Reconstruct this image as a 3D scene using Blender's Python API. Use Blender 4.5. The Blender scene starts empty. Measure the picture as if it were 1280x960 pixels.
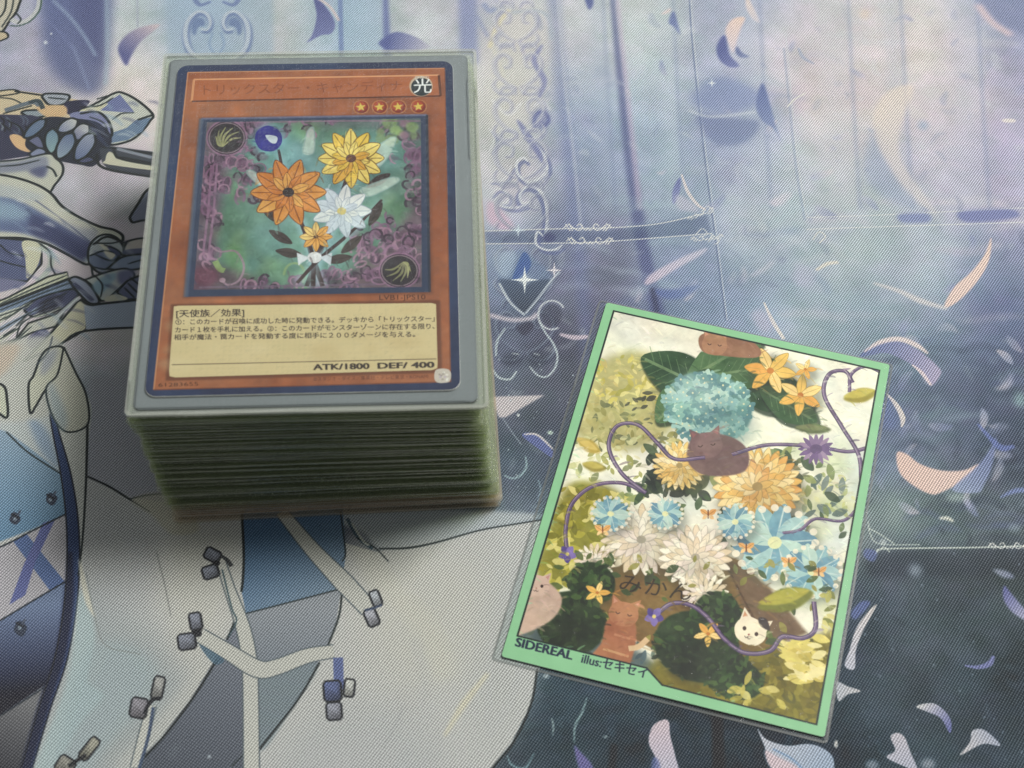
import bpy, bmesh, math, random
import numpy as np
from mathutils import Matrix, Vector

CM = 0.01
random.seed(7)
RNG = np.random.default_rng(11)
scene = bpy.context.scene
COL = scene.collection

# ------------------------------------------------------------------ camera
PITCH, ROLL, CAM_H, FPX = 0.96705457, -0.02383106, 30.49875, 2162.973
Y0 = 20.0                                   # cm shift so the origin lies on the mat under the picture centre
cam_d = bpy.data.cameras.new("camera")
cam = bpy.data.objects.new("camera", cam_d)
COL.objects.link(cam)
fw = Vector((0, math.cos(PITCH), -math.sin(PITCH)))
rt = Vector((1, 0, 0))
up = rt.cross(fw)
cr, sr = math.cos(ROLL), math.sin(ROLL)
rt2 = rt * cr - up * sr
up2 = rt * sr + up * cr
m = Matrix((rt2, up2, -fw)).transposed().to_4x4()
m.translation = Vector((0, -Y0 * CM, CAM_H * CM))
cam.matrix_world = m
cam_d.sensor_width = 36.0
cam_d.lens = 36.0 * FPX / 1280.0
cam_d.clip_start = 0.01
cam_d.clip_end = 20.0
cam_d.dof.use_dof = True
cam_d.dof.focus_distance = 0.382
cam_d.dof.aperture_fstop = 33.0
scene.camera = cam

# ------------------------------------------------------------------ light
world = bpy.data.worlds.new("World")
scene.world = world
world.use_nodes = True
bg = world.node_tree.nodes["Background"]
bg.inputs[0].default_value = (1.0, 1.0, 0.985, 1)
bg.inputs[1].default_value = 0.19


def area(name, loc, target, size, power, col):
    d = bpy.data.lights.new(name, "AREA")
    d.shape = "RECTANGLE"
    d.size, d.size_y = size
    d.energy = power
    d.color = col
    o = bpy.data.objects.new(name, d)
    COL.objects.link(o)
    o.location = loc
    o.rotation_euler = (Vector(target) - Vector(loc)).to_track_quat("-Z", "Y").to_euler()
    return o


area("ceiling_lamp", (0.49, 0.33, 0.90), (0, 0.02, 0), (0.36, 0.30), 12.6, (1.0, 0.975, 0.94))
area("far_ceiling_panel", (-0.15, 1.62, 1.30), (-0.05, 0.05, 0.03), (1.3, 0.8), 3.8, (0.93, 0.97, 1.0))   # ceiling light mirrored in the sleeves

vs = scene.view_settings
vs.view_transform = "Standard"
vs.look = "None"
vs.exposure = -0.03
vs.gamma = 1.0
vs.use_curve_mapping = False
scene.cycles.transparent_max_bounces = 20
scene.cycles.max_bounces = 6


# ------------------------------------------------------------------ printing press: flat prints painted in numpy
def hom(src, dst):
    A = []
    for (x, y), (u, v) in zip(src, dst):
        A.append([x, y, 1, 0, 0, 0, -u * x, -u * y, -u])
        A.append([0, 0, 0, x, y, 1, -v * x, -v * y, -v])
    return np.linalg.svd(np.array(A, float))[2][-1].reshape(3, 3)


def vnoise(h, w, cell, rng):
    gh, gw = int(h / cell) + 3, int(w / cell) + 3
    g = rng.random((gh, gw)).astype(np.float32)
    y = np.arange(h) / cell
    x = np.arange(w) / cell
    yi = y.astype(int); xi = x.astype(int)
    fy = (y - yi).astype(np.float32); fx = (x - xi).astype(np.float32)
    fy = fy * fy * (3 - 2 * fy); fx = fx * fx * (3 - 2 * fx)
    r = g[yi] * (1 - fy)[:, None] + g[yi + 1] * fy[:, None]
    return r[:, xi] * (1 - fx) + r[:, xi + 1] * fx


def fbm(h, w, cell, rng, n=4, gain=0.55):
    o = np.zeros((h, w), np.float32); a = 1.0; t = 0
    for k in range(n):
        c = cell / 2 ** k
        if c < 1.5:
            break
        o += a * (vnoise(h, w, c, rng) - 0.5); t += a; a *= gain
    return o / t * 2


def boxblur(m, r):
    r = int(r)
    if r < 1:
        return m
    for ax in (0, 1):
        for _ in range(2):
            p = np.pad(m, [(r + 1, r) if a == ax else (0, 0) for a in (0, 1)], mode="edge")
            c = np.cumsum(p, axis=ax, dtype=np.float64)
            if ax == 0:
                m = ((c[2 * r + 1:] - c[:-2 * r - 1]) / (2 * r + 1)).astype(np.float32)
            else:
                m = ((c[:, 2 * r + 1:] - c[:, :-2 * r - 1]) / (2 * r + 1)).astype(np.float32)
    return m


def spline(P, closed=True, n=7):
    P = np.asarray(P, float)
    k = len(P)
    if k < 3:
        return P
    t = np.linspace(0, 1, n, endpoint=False)[:, None]
    out = []
    rng = range(k if closed else k - 1)
    for i in rng:
        if closed:
            a, b, c, d = P[i - 1], P[i], P[(i + 1) % k], P[(i + 2) % k]
        else:
            a = P[i - 1] if i > 0 else 2 * P[0] - P[1]
            b, c = P[i], P[i + 1]
            d = P[i + 2] if i + 2 < k else 2 * P[-1] - P[-2]
        out.append(0.5 * (2 * b + (c - a) * t + (2 * a - 5 * b + 4 * c - d) * t * t + (3 * b - a - 3 * c + d) * t ** 3))
    o = np.concatenate(out)
    return o if closed else np.vstack([o, P[-1:]])


class Canvas:
    def __init__(self, w, h, H, col=(128, 128, 128)):
        self.w, self.h, self.H = w, h, H
        self.img = np.empty((h, w, 3), np.float32)
        self.img[:] = col
        self.clip = None

    def to(self, P):
        P = np.atleast_2d(np.asarray(P, float))
        q = np.c_[P, np.ones(len(P))] @ self.H.T
        return q[:, :2] / q[:, 2:]

    def scale(self, p):
        a = self.to([p, (p[0] + 1, p[1]), (p[0], p[1] + 1)])
        return math.sqrt(abs(np.linalg.det(np.array([a[1] - a[0], a[2] - a[0]]))))

    def cover(self, polys, pad=2):
        """exact-ish coverage of polygons (canvas coordinates), signed accumulation"""
        S = 4
        allp = np.concatenate(polys)
        x0 = int(np.floor(max(allp[:, 0].min() - pad, 0))); x1 = int(np.ceil(min(allp[:, 0].max() + pad, self.w)))
        y0 = int(np.floor(max(allp[:, 1].min() - pad, 0))); y1 = int(np.ceil(min(allp[:, 1].max() + pad, self.h)))
        if x1 - x0 < 1 or y1 - y0 < 1:
            return None
        W, Hh = x1 - x0, y1 - y0
        E0 = np.concatenate(polys); E1 = np.concatenate([np.roll(p, -1, 0) for p in polys])
        ax, ay = E0[:, 0] - x0, (E0[:, 1] - y0) * S
        bx, by = E1[:, 0] - x0, (E1[:, 1] - y0) * S
        d = np.where(by > ay, 1.0, -1.0)
        lo, hi = np.minimum(ay, by), np.maximum(ay, by)
        s = np.clip(np.ceil(lo - 0.5), 0, Hh * S).astype(int); e = np.clip(np.ceil(hi - 0.5), 0, Hh * S).astype(int)
        cnt = np.maximum(e - s, 0)
        if cnt.sum() == 0:
            return None
        idx = np.repeat(np.arange(len(s)), cnt)
        row = np.arange(cnt.sum()) - np.repeat(np.cumsum(cnt) - cnt, cnt) + s[idx]
        t = (row + 0.5 - ay[idx]) / (by[idx] - ay[idx])
        x = np.clip(ax[idx] + t * (bx[idx] - ax[idx]), 0, W)
        xf = np.minimum(x.astype(int), W)
        fr = x - xf
        r = row // S
        acc = np.bincount(r * (W + 2) + xf, d[idx] * (1 - fr), minlength=Hh * (W + 2))
        acc += np.bincount(r * (W + 2) + xf + 1, d[idx] * fr, minlength=Hh * (W + 2))[:len(acc)]
        mk = np.abs(np.cumsum(acc.reshape(Hh, W + 2), axis=1)[:, :W]) / S
        return x0, x1, y0, y1, np.minimum(mk, 1).astype(np.float32)

    def blend(self, reg, col, a):
        if reg is None:
            return
        x0, x1, y0, y1, mk = reg
        mk = mk * a
        if self.clip is not None:
            mk = mk * self.clip[y0:y1, x0:x1]
        v = self.img[y0:y1, x0:x1]
        v += mk[..., None] * (np.asarray(col, np.float32) - v)

    def fill(self, P, col, a=1.0, f=0, smooth=True, grad=None, n=7):
        """P in layout units. grad=(p0, p1, col2): col at p0 -> col2 at p1"""
        P = np.asarray(P, float)
        c = P.mean(0)
        fr = f * self.scale(c)
        Q = self.to(spline(P, True, n) if smooth else P)
        reg = self.cover([Q], pad=3 + 3 * fr)
        if reg is None:
            return
        x0, x1, y0, y1, mk = reg
        if fr >= 1:
            mk = boxblur(mk, fr)
        if grad:
            p0, p1 = self.to(grad[0])[0], self.to(grad[1])[0]
            dv = p1 - p0
            L = dv @ dv
            yy, xx = np.mgrid[y0:y1, x0:x1]
            t = np.clip(((xx - p0[0]) * dv[0] + (yy - p0[1]) * dv[1]) / L, 0, 1)[..., None].astype(np.float32)
            col = np.asarray(col, np.float32) * (1 - t) + np.asarray(grad[2], np.float32) * t
        self.blend((x0, x1, y0, y1, mk), col, a)

    def stroke(self, P, w, col, a=1.0, taper=0.0, f=0, smooth=True, closed=False, n=8):
        """w: width or list of widths; taper 0 none, 1 both ends to points"""
        P = np.asarray(P, float)
        k0 = len(P)
        if closed:
            P = np.vstack([P, P[:1]])
        Q = spline(P, False, n) if smooth and len(P) > 2 else P
        if len(Q) == 2:
            Q = Q[0] + (Q[1] - Q[0]) * np.linspace(0, 1, 9)[:, None]
        u = np.linspace(0, 1, len(Q))
        ws = np.interp(u, np.linspace(0, 1, len(w)), w) if np.ndim(w) else np.full(len(Q), float(w))
        if taper:
            ws = ws * (1 - taper + taper * np.sqrt(np.clip(4 * u * (1 - u), 0, 1)))
        sc = self.scale(P.mean(0))
        fr = f * sc
        C = self.to(Q)
        T = np.gradient(C, axis=0)
        T /= np.linalg.norm(T, axis=1)[:, None] + 1e-9
        N = np.c_[-T[:, 1], T[:, 0]] * (np.maximum(ws * sc, 0.5) / 2)[:, None]
        quads = []
        A, B = C + N, C - N
        poly = np.vstack([A, B[::-1]])
        reg = self.cover([poly], pad=3 + 3 * fr)
        if reg is None:
            return
        x0, x1, y0, y1, mk = reg
        if fr >= 1:
            mk = boxblur(mk, fr)
        self.blend((x0, x1, y0, y1, mk), col, a)

    def disc(self, c, rx, ry=None, ang=0, col=(0, 0, 0), a=1.0, f=0, n=20):
        ry = rx if ry is None else ry
        t = np.linspace(0, 2 * math.pi, n, endpoint=False)
        ca, sa = math.cos(math.radians(ang)), math.sin(math.radians(ang))
        x, y = rx * np.cos(t), ry * np.sin(t)
        self.fill(np.c_[c[0] + ca * x - sa * y, c[1] + sa * x + ca * y], col, a, f, smooth=False)

    def ring(self, c, rx, ry, w, col, a=1.0, ang=0, t0=0, t1=360, f=0):
        t = np.radians(np.linspace(t0, t1, 28))
        ca, sa = math.cos(math.radians(ang)), math.sin(math.radians(ang))
        x, y = rx * np.cos(t), ry * np.sin(t)
        self.stroke(np.c_[c[0] + ca * x - sa * y, c[1] + sa * x + ca * y], w, col, a, f=f, smooth=False)

    def leaf(self, c, L, ang, wd, col, a=1.0, rib=None, f=0):
        ca, sa = math.cos(math.radians(ang)), math.sin(math.radians(ang))
        pts = [(-.5, 0), (-.3, .32), (0, .5), (.28, .36), (.5, 0), (.28, -.36), (0, -.5), (-.3, -.32)]
        P = [(c[0] + ca * x * L - sa * y * wd, c[1] + sa * x * L + ca * y * wd) for x, y in pts]
        self.fill(P, col, a, f, n=4)
        if rib is not None:
            self.stroke([(c[0] - ca * .45 * L, c[1] - sa * .45 * L), (c[0] + ca * .45 * L, c[1] + sa * .45 * L)], max(.6, wd * .07), rib, a * .8)

    def outlined(self, P, col, line, lw=2.2, smooth=True, **k):
        self.fill(P, col, smooth=smooth, **k)
        self.stroke(P, lw, line, closed=True, smooth=smooth)

    def text(self, s, p0, p1, hgt, col, a=1.0, bold=0.0, shear=0.0):
        """baseline from p0 to p1 (layout units), stretched to that width; hgt = cap height"""
        cu = bpy.data.curves.new("t", "FONT")
        cu.body = s
        cu.size = 1.0
        cu.resolution_u = 3
        ob = bpy.data.objects.new("t", cu)
        COL.objects.link(ob)
        bpy.context.view_layer.update()
        me = bpy.data.meshes.new_from_object(ob.evaluated_get(bpy.context.evaluated_depsgraph_get()))
        bpy.data.objects.remove(ob); bpy.data.curves.remove(cu)
        me.calc_loop_triangles()
        nv = len(me.vertices)
        if nv == 0:
            bpy.data.meshes.remove(me); return
        v = np.zeros(nv * 3); me.vertices.foreach_get("co", v); v = v.reshape(-1, 3)[:, :2]
        tr = np.zeros(len(me.loop_triangles) * 3, int); me.loop_triangles.foreach_get("vertices", tr); tr = tr.reshape(-1, 3)
        bpy.data.meshes.remove(me)
        x0, x1 = v[:, 0].min(), v[:, 0].max()
        p0, p1 = np.array(p0, float), np.array(p1, float)
        ex = (p1 - p0) / (x1 - x0)
        cap = 0.72
        ey = np.array([ex[1], -ex[0]]); ey = ey / np.linalg.norm(ey) * hgt / cap
        ey = ey + np.array([shear, 0])
        P = p0 + (v[:, :1] - x0) * ex + v[:, 1:] * ey
        shifts = [np.zeros(2)] if not bold else [ex * bold * k / 2 * (1 if abs(k) < 2 else 1) + ey * bold * j / 2 for k in (-1.6, 0, 1.6) for j in (-.7, .7)]
        reg = None
        for sh in shifts:
            rg = self._tris(P + sh, tr)
            if rg is not None:
                self.blend(rg, col, a if len(shifts) == 1 else a * .75)

    def _tris(self, P, tr):
        C = self.to(P)
        T = C[tr]
        ar = (T[:, 1, 0] - T[:, 0, 0]) * (T[:, 2, 1] - T[:, 0, 1]) - (T[:, 1, 1] - T[:, 0, 1]) * (T[:, 2, 0] - T[:, 0, 0])
        T[ar < 0] = T[ar < 0][:, ::-1]
        return self.cover([t for t in T])

    def mottle(self, cell, amp, rng, region=None, tint=(1, 1, 1), n=4):
        nz = fbm(self.h, self.w, cell, rng, n)[..., None] * (amp * np.asarray(tint, np.float32))
        if region is not None:
            nz = nz * region[..., None]
        self.img += nz

    def image(self, name):
        im = bpy.data.images.new(name, self.w, self.h, alpha=False)
        px = np.ones((self.h, self.w, 4), np.float32)
        px[..., :3] = np.clip(self.img, 0, 255)[::-1] / 255.0
        im.pixels.foreach_set(px.ravel())
        im.update()
        im.pack()
        return im


def scatter(col_list):
    return col_list[random.randrange(len(col_list))]


# ------------------------------------------------------------------ playmat print
YARN_MEAN = 0.03
# layout units: a 1280 x 960 sketch sheet laid over this part of the mat; MAT_* are centimetres on the mat
MAT_X0, MAT_X1, MAT_Y0, MAT_Y1, MAT_PPC = -20.0, 20.0, 6.0, 40.0, 75
LAY = [(0, 0), (1280, 0), (0, 960), (1280, 960)]
MAT_CM = [(-13.0930, 32.3780), (12.7815, 33.2710), (-9.3035, 12.1370), (9.7195, 12.6118)]


def paint_mat():
    w, h = int((MAT_X1 - MAT_X0) * MAT_PPC), int((MAT_Y1 - MAT_Y0) * MAT_PPC)
    dst = [((x - MAT_X0) * MAT_PPC, (MAT_Y1 - y) * MAT_PPC) for x, y in MAT_CM]
    H = hom(LAY, dst)
    c = Canvas(w, h, H)
    rng = np.random.default_rng(3)
    # ---- wash: soft colour field
    K = [(20, 70, 172, 172, 196), (30, 15, 180, 180, 205), (165, 30, 206, 212, 218), (160, 110, 208, 208, 214), (100, 230, 200, 195, 204),
         (160, 300, 206, 198, 204), (110, 330, 205, 196, 202), (150, 430, 205, 198, 200), (140, 500, 165, 165, 178), (130, 560, 160, 160, 172),  # greys beside the deck hold some of its shade
         (240, 30, 172, 190, 220), (350, 30, 200, 208, 212), (420, 30, 176, 196, 226), (480, 30, 196, 206, 216), (540, 20, 206, 209, 214),
         (300, 300, 180, 185, 205), (450, 300, 180, 185, 205), (590, 20, 180, 186, 212),
         (640, 60, 206, 206, 206), (640, 120, 212, 211, 204), (635, 190, 206, 205, 205), (640, 250, 190, 190, 208), (700, 30, 198, 202, 212),
         (715, 80, 188, 196, 214), (720, 140, 164, 172, 206), (730, 210, 156, 164, 200), (740, 260, 148, 156, 192), (740, 310, 128, 134, 172),
         (745, 350, 108, 112, 148), (800, 40, 198, 208, 214), (815, 110, 184, 196, 216), (820, 180, 168, 182, 210), (830, 240, 164, 180, 206),
         (850, 320, 138, 150, 190), (860, 380, 128, 142, 182), (920, 30, 178, 182, 208), (910, 110, 172, 178, 208), (915, 170, 150, 156, 194),
         (980, 60, 206, 200, 208), (960, 230, 178, 188, 208), (950, 300, 172, 184, 204), (990, 360, 168, 182, 200), (930, 390, 150, 162, 196),
         (1060, 40, 212, 203, 206), (1130, 30, 214, 204, 202), (1060, 120, 204, 200, 208), (1040, 220, 188, 194, 206), (1060, 300, 182, 192, 202),
         (1200, 50, 212, 202, 202), (1255, 20, 150, 150, 186), (1270, 80, 172, 164, 192), (1200, 130, 204, 198, 206), (1250, 190, 176, 172, 204),
         (1180, 220, 188, 188, 208), (1250, 250, 168, 168, 200), (1160, 320, 178, 188, 204), (1240, 320, 132, 142, 182), (1260, 400, 106, 112, 158),
         (1130, 350, 170, 180, 202), (1080, 400, 150, 166, 184), (1150, 410, 138, 152, 178), (1210, 440, 108, 116, 150), (1260, 480, 88, 94, 126),
         (1150, 500, 112, 120, 152), (1200, 540, 92, 100, 128), (1260, 570, 70, 76, 104), (1120, 560, 116, 126, 158), (1180, 640, 104, 120, 132),
         (1250, 650, 84, 96, 112), (1110, 660, 130, 146, 150), (1120, 720, 66, 70, 98), (1200, 760, 56, 62, 82), (1260, 760, 50, 58, 74),
         (1120, 840, 56, 60, 84), (1200, 860, 52, 58, 82), (1260, 930, 54, 60, 84), (1100, 940, 50, 56, 78), (1000, 960, 50, 56, 84),
         (640, 330, 150, 160, 196), (700, 320, 128, 134, 172), (700, 370, 108, 110, 144), (650, 430, 96, 100, 130), (720, 440, 84, 86, 114),
         (690, 500, 92, 96, 116), (640, 490, 110, 114, 136), (660, 560, 66, 76, 98), (620, 580, 74, 84, 108), (650, 610, 96, 106, 128),
         (640, 640, 150, 158, 170), (690, 520, 74, 80, 104), (700, 870, 74, 80, 102), (660, 940, 62, 66, 86), (720, 930, 54, 58, 78),
         (800, 880, 48, 54, 76), (800, 940, 46, 52, 76), (900, 920, 44, 48, 72), (900, 600, 70, 76, 100), (850, 750, 60, 66, 90)]
    K = np.array(K, float)
    low = (K[:, 1] > 690) & (K[:, 0] > 600)
    K[low, 2:] = K[low, 2:] * .9 + np.array((11, 18, 15))
    gw, gh = 160, 136
    yy, xx = np.mgrid[0:gh, 0:gw]
    q = np.c_[(xx.ravel() + .5) / gw * w, (yy.ravel() + .5) / gh * h, np.ones(gw * gh)] @ np.linalg.inv(H).T
    L = q[:, :2] / q[:, 2:]
    d2 = ((L[:, None, :] - K[None, :, :2]) ** 2).sum(2)
    wt = np.exp(-d2 / (2 * 34 ** 2)) + 1e2 / (d2 + 400) ** 1.7
    F = (wt @ K[:, 2:] / wt.sum(1)[:, None]).reshape(gh, gw, 3).astype(np.float32)
    ys = np.clip((np.arange(h) + .5) / h * gh - .5, 0, gh - 1.001); xs = np.clip((np.arange(w) + .5) / w * gw - .5, 0, gw - 1.001)
    yi, xi = ys.astype(int), xs.astype(int)
    fy, fx = (ys - yi)[:, None, None].astype(np.float32), (xs - xi)[None, :, None].astype(np.float32)
    R = F[yi] * (1 - fy) + F[yi + 1] * fy
    c.img = np.ascontiguousarray(R[:, xi] * (1 - fx) + R[:, xi + 1] * fx)
    # watercolour mottling, cool and warm
    c.mottle(150, 26, rng, tint=(1, .9, .7), n=5)
    c.mottle(60, 15, rng, tint=(.8, .95, 1.0), n=4)
    c.mottle(30, 12, rng, tint=(1.0, .55, 1.0), n=3)
    c.mottle(420, 12, rng, tint=(1, .2, -.4), n=2)

    WH, VI, PK, PE, NV, TE = (222, 224, 230), (112, 110, 168), (222, 196, 208), (233, 208, 192), (36, 46, 66), (150, 175, 190)
    DK = (38, 50, 54)
    rl = random.Random(5)

    # ---- cathedral panels along the top
    c.fill([(205, -80), (340, -80), (344, 200), (214, 200)], (168, 184, 212), .6, 3, smooth=False)
    c.fill([(418, -80), (478, -80), (482, 200), (422, 200)], (164, 184, 216), .55, 4, smooth=False)
    c.stroke([(424, -60), (428, 120)], 5, (118, 128, 190), .7, f=1)
    c.fill([(478, -60), (482, -60), (492, 120), (480, 120)], (110, 112, 180), .8, 2, smooth=False)
    c.fill([(572, -60), (594, -60), (598, 80), (575, 80)], (140, 142, 196), .7, 3, smooth=False)
    c.stroke([(171, -40), (172, 34)], 2, (170, 172, 196), .6, f=1)
    for sg in (1, -1):
        ax_ = 271
        T = lambda P, dx=0, dy=0: [(ax_ - sg * (ax_ - x) + dx, y + dy) for x, y in P]
        S = [(262, 78), (240, 66), (232, 48), (234, 28), (246, 15), (258, 17), (263, 28), (259, 37), (251, 36)]
        c.stroke(T(S, 1, 3), [6, 8, 8, 7, 6, 5, 4], (112, 122, 180), .75, f=1.2)
        c.stroke(T(S), [5, 5, 5, 4, 4, 3, 3], (200, 208, 224), .9, f=.7)
        c.fill(T([(240, 30), (247, 22), (255, 24), (256, 32), (248, 34), (244, 44), (240, 40)]), (104, 116, 176), .7, 1.2)
        c.stroke(T([(256, -14), (244, -4), (250, 6), (264, 2)]), [3, 6, 5, 3], (116, 124, 184), .75, f=1)
        c.stroke(T([(266, 40), (262, 56), (270, 70)]), 3, (150, 166, 206), .7, f=1)
    # violet window, upper left
    c.fill([(54, -60), (134, -60), (134, 60), (131, 104), (112, 120), (78, 104), (58, 74), (52, 40)], (98, 102, 164), .85, 7, grad=((70, 0), (100, 110), (104, 106, 156)))
    c.fill([(92, -30), (132, -30), (131, 80), (118, 76), (98, 40)], (86, 84, 140), .55, 7)
    c.stroke([(66, 0), (88, 22), (106, 46), (120, 70)], 4, (160, 172, 208), .7, f=1.5)
    c.stroke([(90, 56), (100, 80), (112, 112)], 3, (150, 156, 200), .6, f=1.5)
    c.stroke([(58, 24), (74, 40), (92, 62)], 2.5, (128, 130, 184), .6, f=1)
    c.disc((57, 53), 2.4, col=(214, 218, 232), f=.6); c.disc((37, 71), 1.5, col=(205, 208, 226)); c.disc((64, 42), 1.4, col=(205, 208, 226))
    c.stroke([(133, -10), (134, 60), (132, 106)], 4, (182, 200, 220), .6, f=2)
    # petals at the top
    c.fill([(200, 31), (176, 34), (158, 44), (148, 58), (150, 70), (158, 82), (164, 70), (176, 52)], (100, 96, 160), .95, 1.2, grad=((152, 66), (196, 34), (206, 192, 198)))
    c.fill([(392, -6), (396, 20), (390, 44), (384, 53), (402, 44), (414, 42), (419, 30), (410, 12)], (102, 100, 164), .95, 1, grad=((398, 10), (418, 46), (130, 130, 188)))
    c.stroke([(394, -4), (412, 8), (424, 26)], 3, (226, 208, 204), .8, f=.8)
    c.fill([(474, 56), (482, 46), (496, 40), (514, 44), (530, 52), (536, 60), (500, 66)], (100, 100, 170), .9, 1.5, grad=((486, 50), (534, 58), (190, 186, 206)))

    # ---- middle column: filigree and pillars
    c.stroke([(690, -30), (700, 100), (712, 200), (722, 300), (732, 410), (735, 470)], [16, 15, 14, 14, 12, 12], (118, 122, 180), .45, f=5)
    c.stroke([(695, -30), (706, 100), (718, 200), (728, 300)], 3, (206, 208, 220), .5, f=1.5)
    c.stroke([(763, -30), (774, 80), (785, 180), (796, 262), (808, 330), (824, 400)], [5, 8, 11, 13, 14, 14], (92, 92, 150), .75, f=2.5)
    c.stroke([(769, -30), (780, 80), (791, 180), (800, 262)], [5, 5, 6, 6], (202, 186, 210), .6, f=2)
    c.stroke([(860, -30), (866, 60), (880, 190), (893, 290), (907, 400)], 1.6, (116, 124, 164), .8, f=.5)
    c.stroke([(862.5, -30), (868.5, 60), (882.5, 190), (895.5, 290), (909, 400)], 1.3, (206, 210, 220), .6)
    c.stroke([(982, 40), (996, 190), (1008, 270)], 1.5, (206, 208, 216), .6, f=.5)
    c.stroke([(980, 60), (994, 200), (1006, 276)], 2.5, (150, 158, 190), .5, f=1)
    # creamy marble figure panel
    c.fill([(612, 40), (640, 12), (680, 14), (690, 60), (684, 110), (676, 140), (640, 160), (610, 150)], (214, 212, 206), .5, 10)
    c.stroke([(636, 12), (622, 32), (612, 60)], 5, (226, 218, 186), .8, f=1.5)
    c.stroke([(596, 20), (610, 46)], 4, (150, 152, 200), .6, f=2)
    c.stroke([(604, 4), (612, 14), (620, 10)], 6, (150, 156, 202), .7, f=2)
    c.stroke([(640, 16), (668, 13), (686, 22), (690, 50)], 4, (176, 184, 204), .7, f=2)
    c.stroke([(650, 50), (660, 75), (677, 62)], 4, (190, 184, 206), .6, f=1.5)
    c.stroke([(678, 56), (668, 76), (680, 100), (674, 122)], [3, 6, 7, 4], (136, 134, 190), .75, f=1.5)
    c.stroke([(614, 124), (636, 144), (652, 128)], 4, (230, 230, 232), .6, f=1)
    c.stroke([(616, 60), (628, 90), (624, 116)], 3, (224, 220, 206), .6, f=1.5)
    c.stroke([(668, 132), (678, 128), (688, 138)], 3, (222, 222, 230), .7, f=1)
    c.disc((676, 149), 12, 14, col=(118, 118, 180), a=.55, f=3)
    c.stroke([(668, 160), (670, 144), (680, 140), (686, 150), (680, 158), (676, 152)], 4, (108, 108, 172), .75, f=1)
    # curls: light stroke with a violet twin below
    def curl(P, wl=3.2, a=.85, off=(4, 4), light=(220, 222, 228)):
        Q = [(x + off[0], y + off[1]) for x, y in P]
        c.stroke(Q, wl * 1.6, (104, 106, 164), a * .75, taper=.5, f=1.2)
        c.stroke(P, wl, light, a, taper=.5, f=.5)
    curl([(648, 158), (666, 176), (680, 194), (684, 212), (676, 222)], 3)
    c.fill([(646, 150), (656, 158), (676, 188), (680, 206), (672, 196), (654, 168)], (120, 118, 180), .7, 1.5)
    curl([(676, 222), (662, 228), (648, 218), (646, 204), (654, 197), (660, 202)], 3.4, off=(2, 5))
    curl([(680, 300), (684, 276), (682, 252), (672, 236), (658, 234), (650, 244), (654, 254), (664, 252)], 3.6, off=(-3, 4))
    curl([(612, 244), (622, 236), (634, 242), (634, 252), (624, 254)], 2.6, .7)
    curl([(610, 226), (630, 224), (640, 206)], 2.6, .6)
    curl([(620, 256), (640, 260), (660, 256)], 3, .7)
    c.fill([(611, 252), (624, 260), (642, 282), (630, 288), (610, 276)], (216, 186, 206), .75, 3)
    curl([(611, 160), (618, 172), (612, 190)], 2.6, .5)
    # arched shadows behind
    for k in range(26):
        x, y = rl.uniform(712, 800), rl.uniform(70, 380)
        c.stroke([(x - 30, y), (x - 5, y - rl.uniform(-6, 12)), (x + 24, y + rl.uniform(-8, 10))], rl.uniform(4, 11), scatter([(190, 198, 218), (126, 132, 178), (150, 158, 196)]), rl.uniform(.14, .3), taper=1, f=3)
    for k in range(30):
        x, y = rl.uniform(790, 1010), rl.uniform(40, 430)
        c.stroke([(x - 40, y + 4), (x, y - rl.uniform(-10, 14)), (x + 36, y + rl.uniform(-8, 12))], rl.uniform(5, 14), scatter([(204, 210, 222), (140, 148, 194), (176, 196, 210)]), rl.uniform(.14, .3), taper=1, f=3)
    for k in range(46):
        x, y = rl.uniform(1010, 1290), rl.uniform(20, 420)
        c.stroke([(x - 50, y + 4), (x, y - rl.uniform(-12, 14)), (x + 40, y + rl.uniform(-8, 12))], rl.uniform(6, 16), scatter([(224, 218, 216), (166, 168, 204), (196, 206, 214), (214, 200, 214)]), rl.uniform(.12, .28), taper=1, f=3)
    for k in range(60):
        x, y = rl.uniform(1060, 1290), rl.uniform(420, 680)
        c.stroke([(x - 30, y + 4), (x, y - rl.uniform(-10, 12)), (x + 30, y + rl.uniform(-8, 8))], rl.uniform(4, 12), scatter([(150, 166, 186), (66, 74, 104), (118, 140, 156), (104, 108, 158)]), rl.uniform(.14, .34), taper=1, f=3)
    for k in range(70):
        x, y = rl.uniform(620, 1290), rl.uniform(690, 990)
        c.stroke([(x - 26, y + 4), (x, y - rl.uniform(-14, 14)), (x + 26, y + rl.uniform(-8, 8))], rl.uniform(4, 12), scatter([(70, 78, 104), (40, 46, 66), (84, 84, 116), (66, 86, 96)]), rl.uniform(.14, .34), taper=1, f=3)
    for k in range(520):
        x, y = rl.uniform(606, 1290), rl.uniform(-10, 980)
        if y > 690 and x < 700:
            continue
        d = min(max((y - 250) / 450 + (x - 900) / 1400, 0), 1)
        li, dk = np.array((214, 216, 224)) * (1 - d) + np.array((118, 130, 150)) * d, np.array((140, 146, 186)) * (1 - d) + np.array((40, 46, 66)) * d
        an, L = rl.uniform(0, 6.28), rl.uniform(6, 26)
        bx, by = rl.uniform(-5, 5), rl.uniform(-5, 5)
        c.stroke([(x, y), (x + L * .5 * math.cos(an) + bx, y + L * .5 * math.sin(an) + by), (x + L * math.cos(an), y + L * math.sin(an))], rl.uniform(3, 9), li if rl.random() < .5 else dk, rl.uniform(.12, .34) * (.5 if y > 690 else 1), taper=1, f=1.6)
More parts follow.
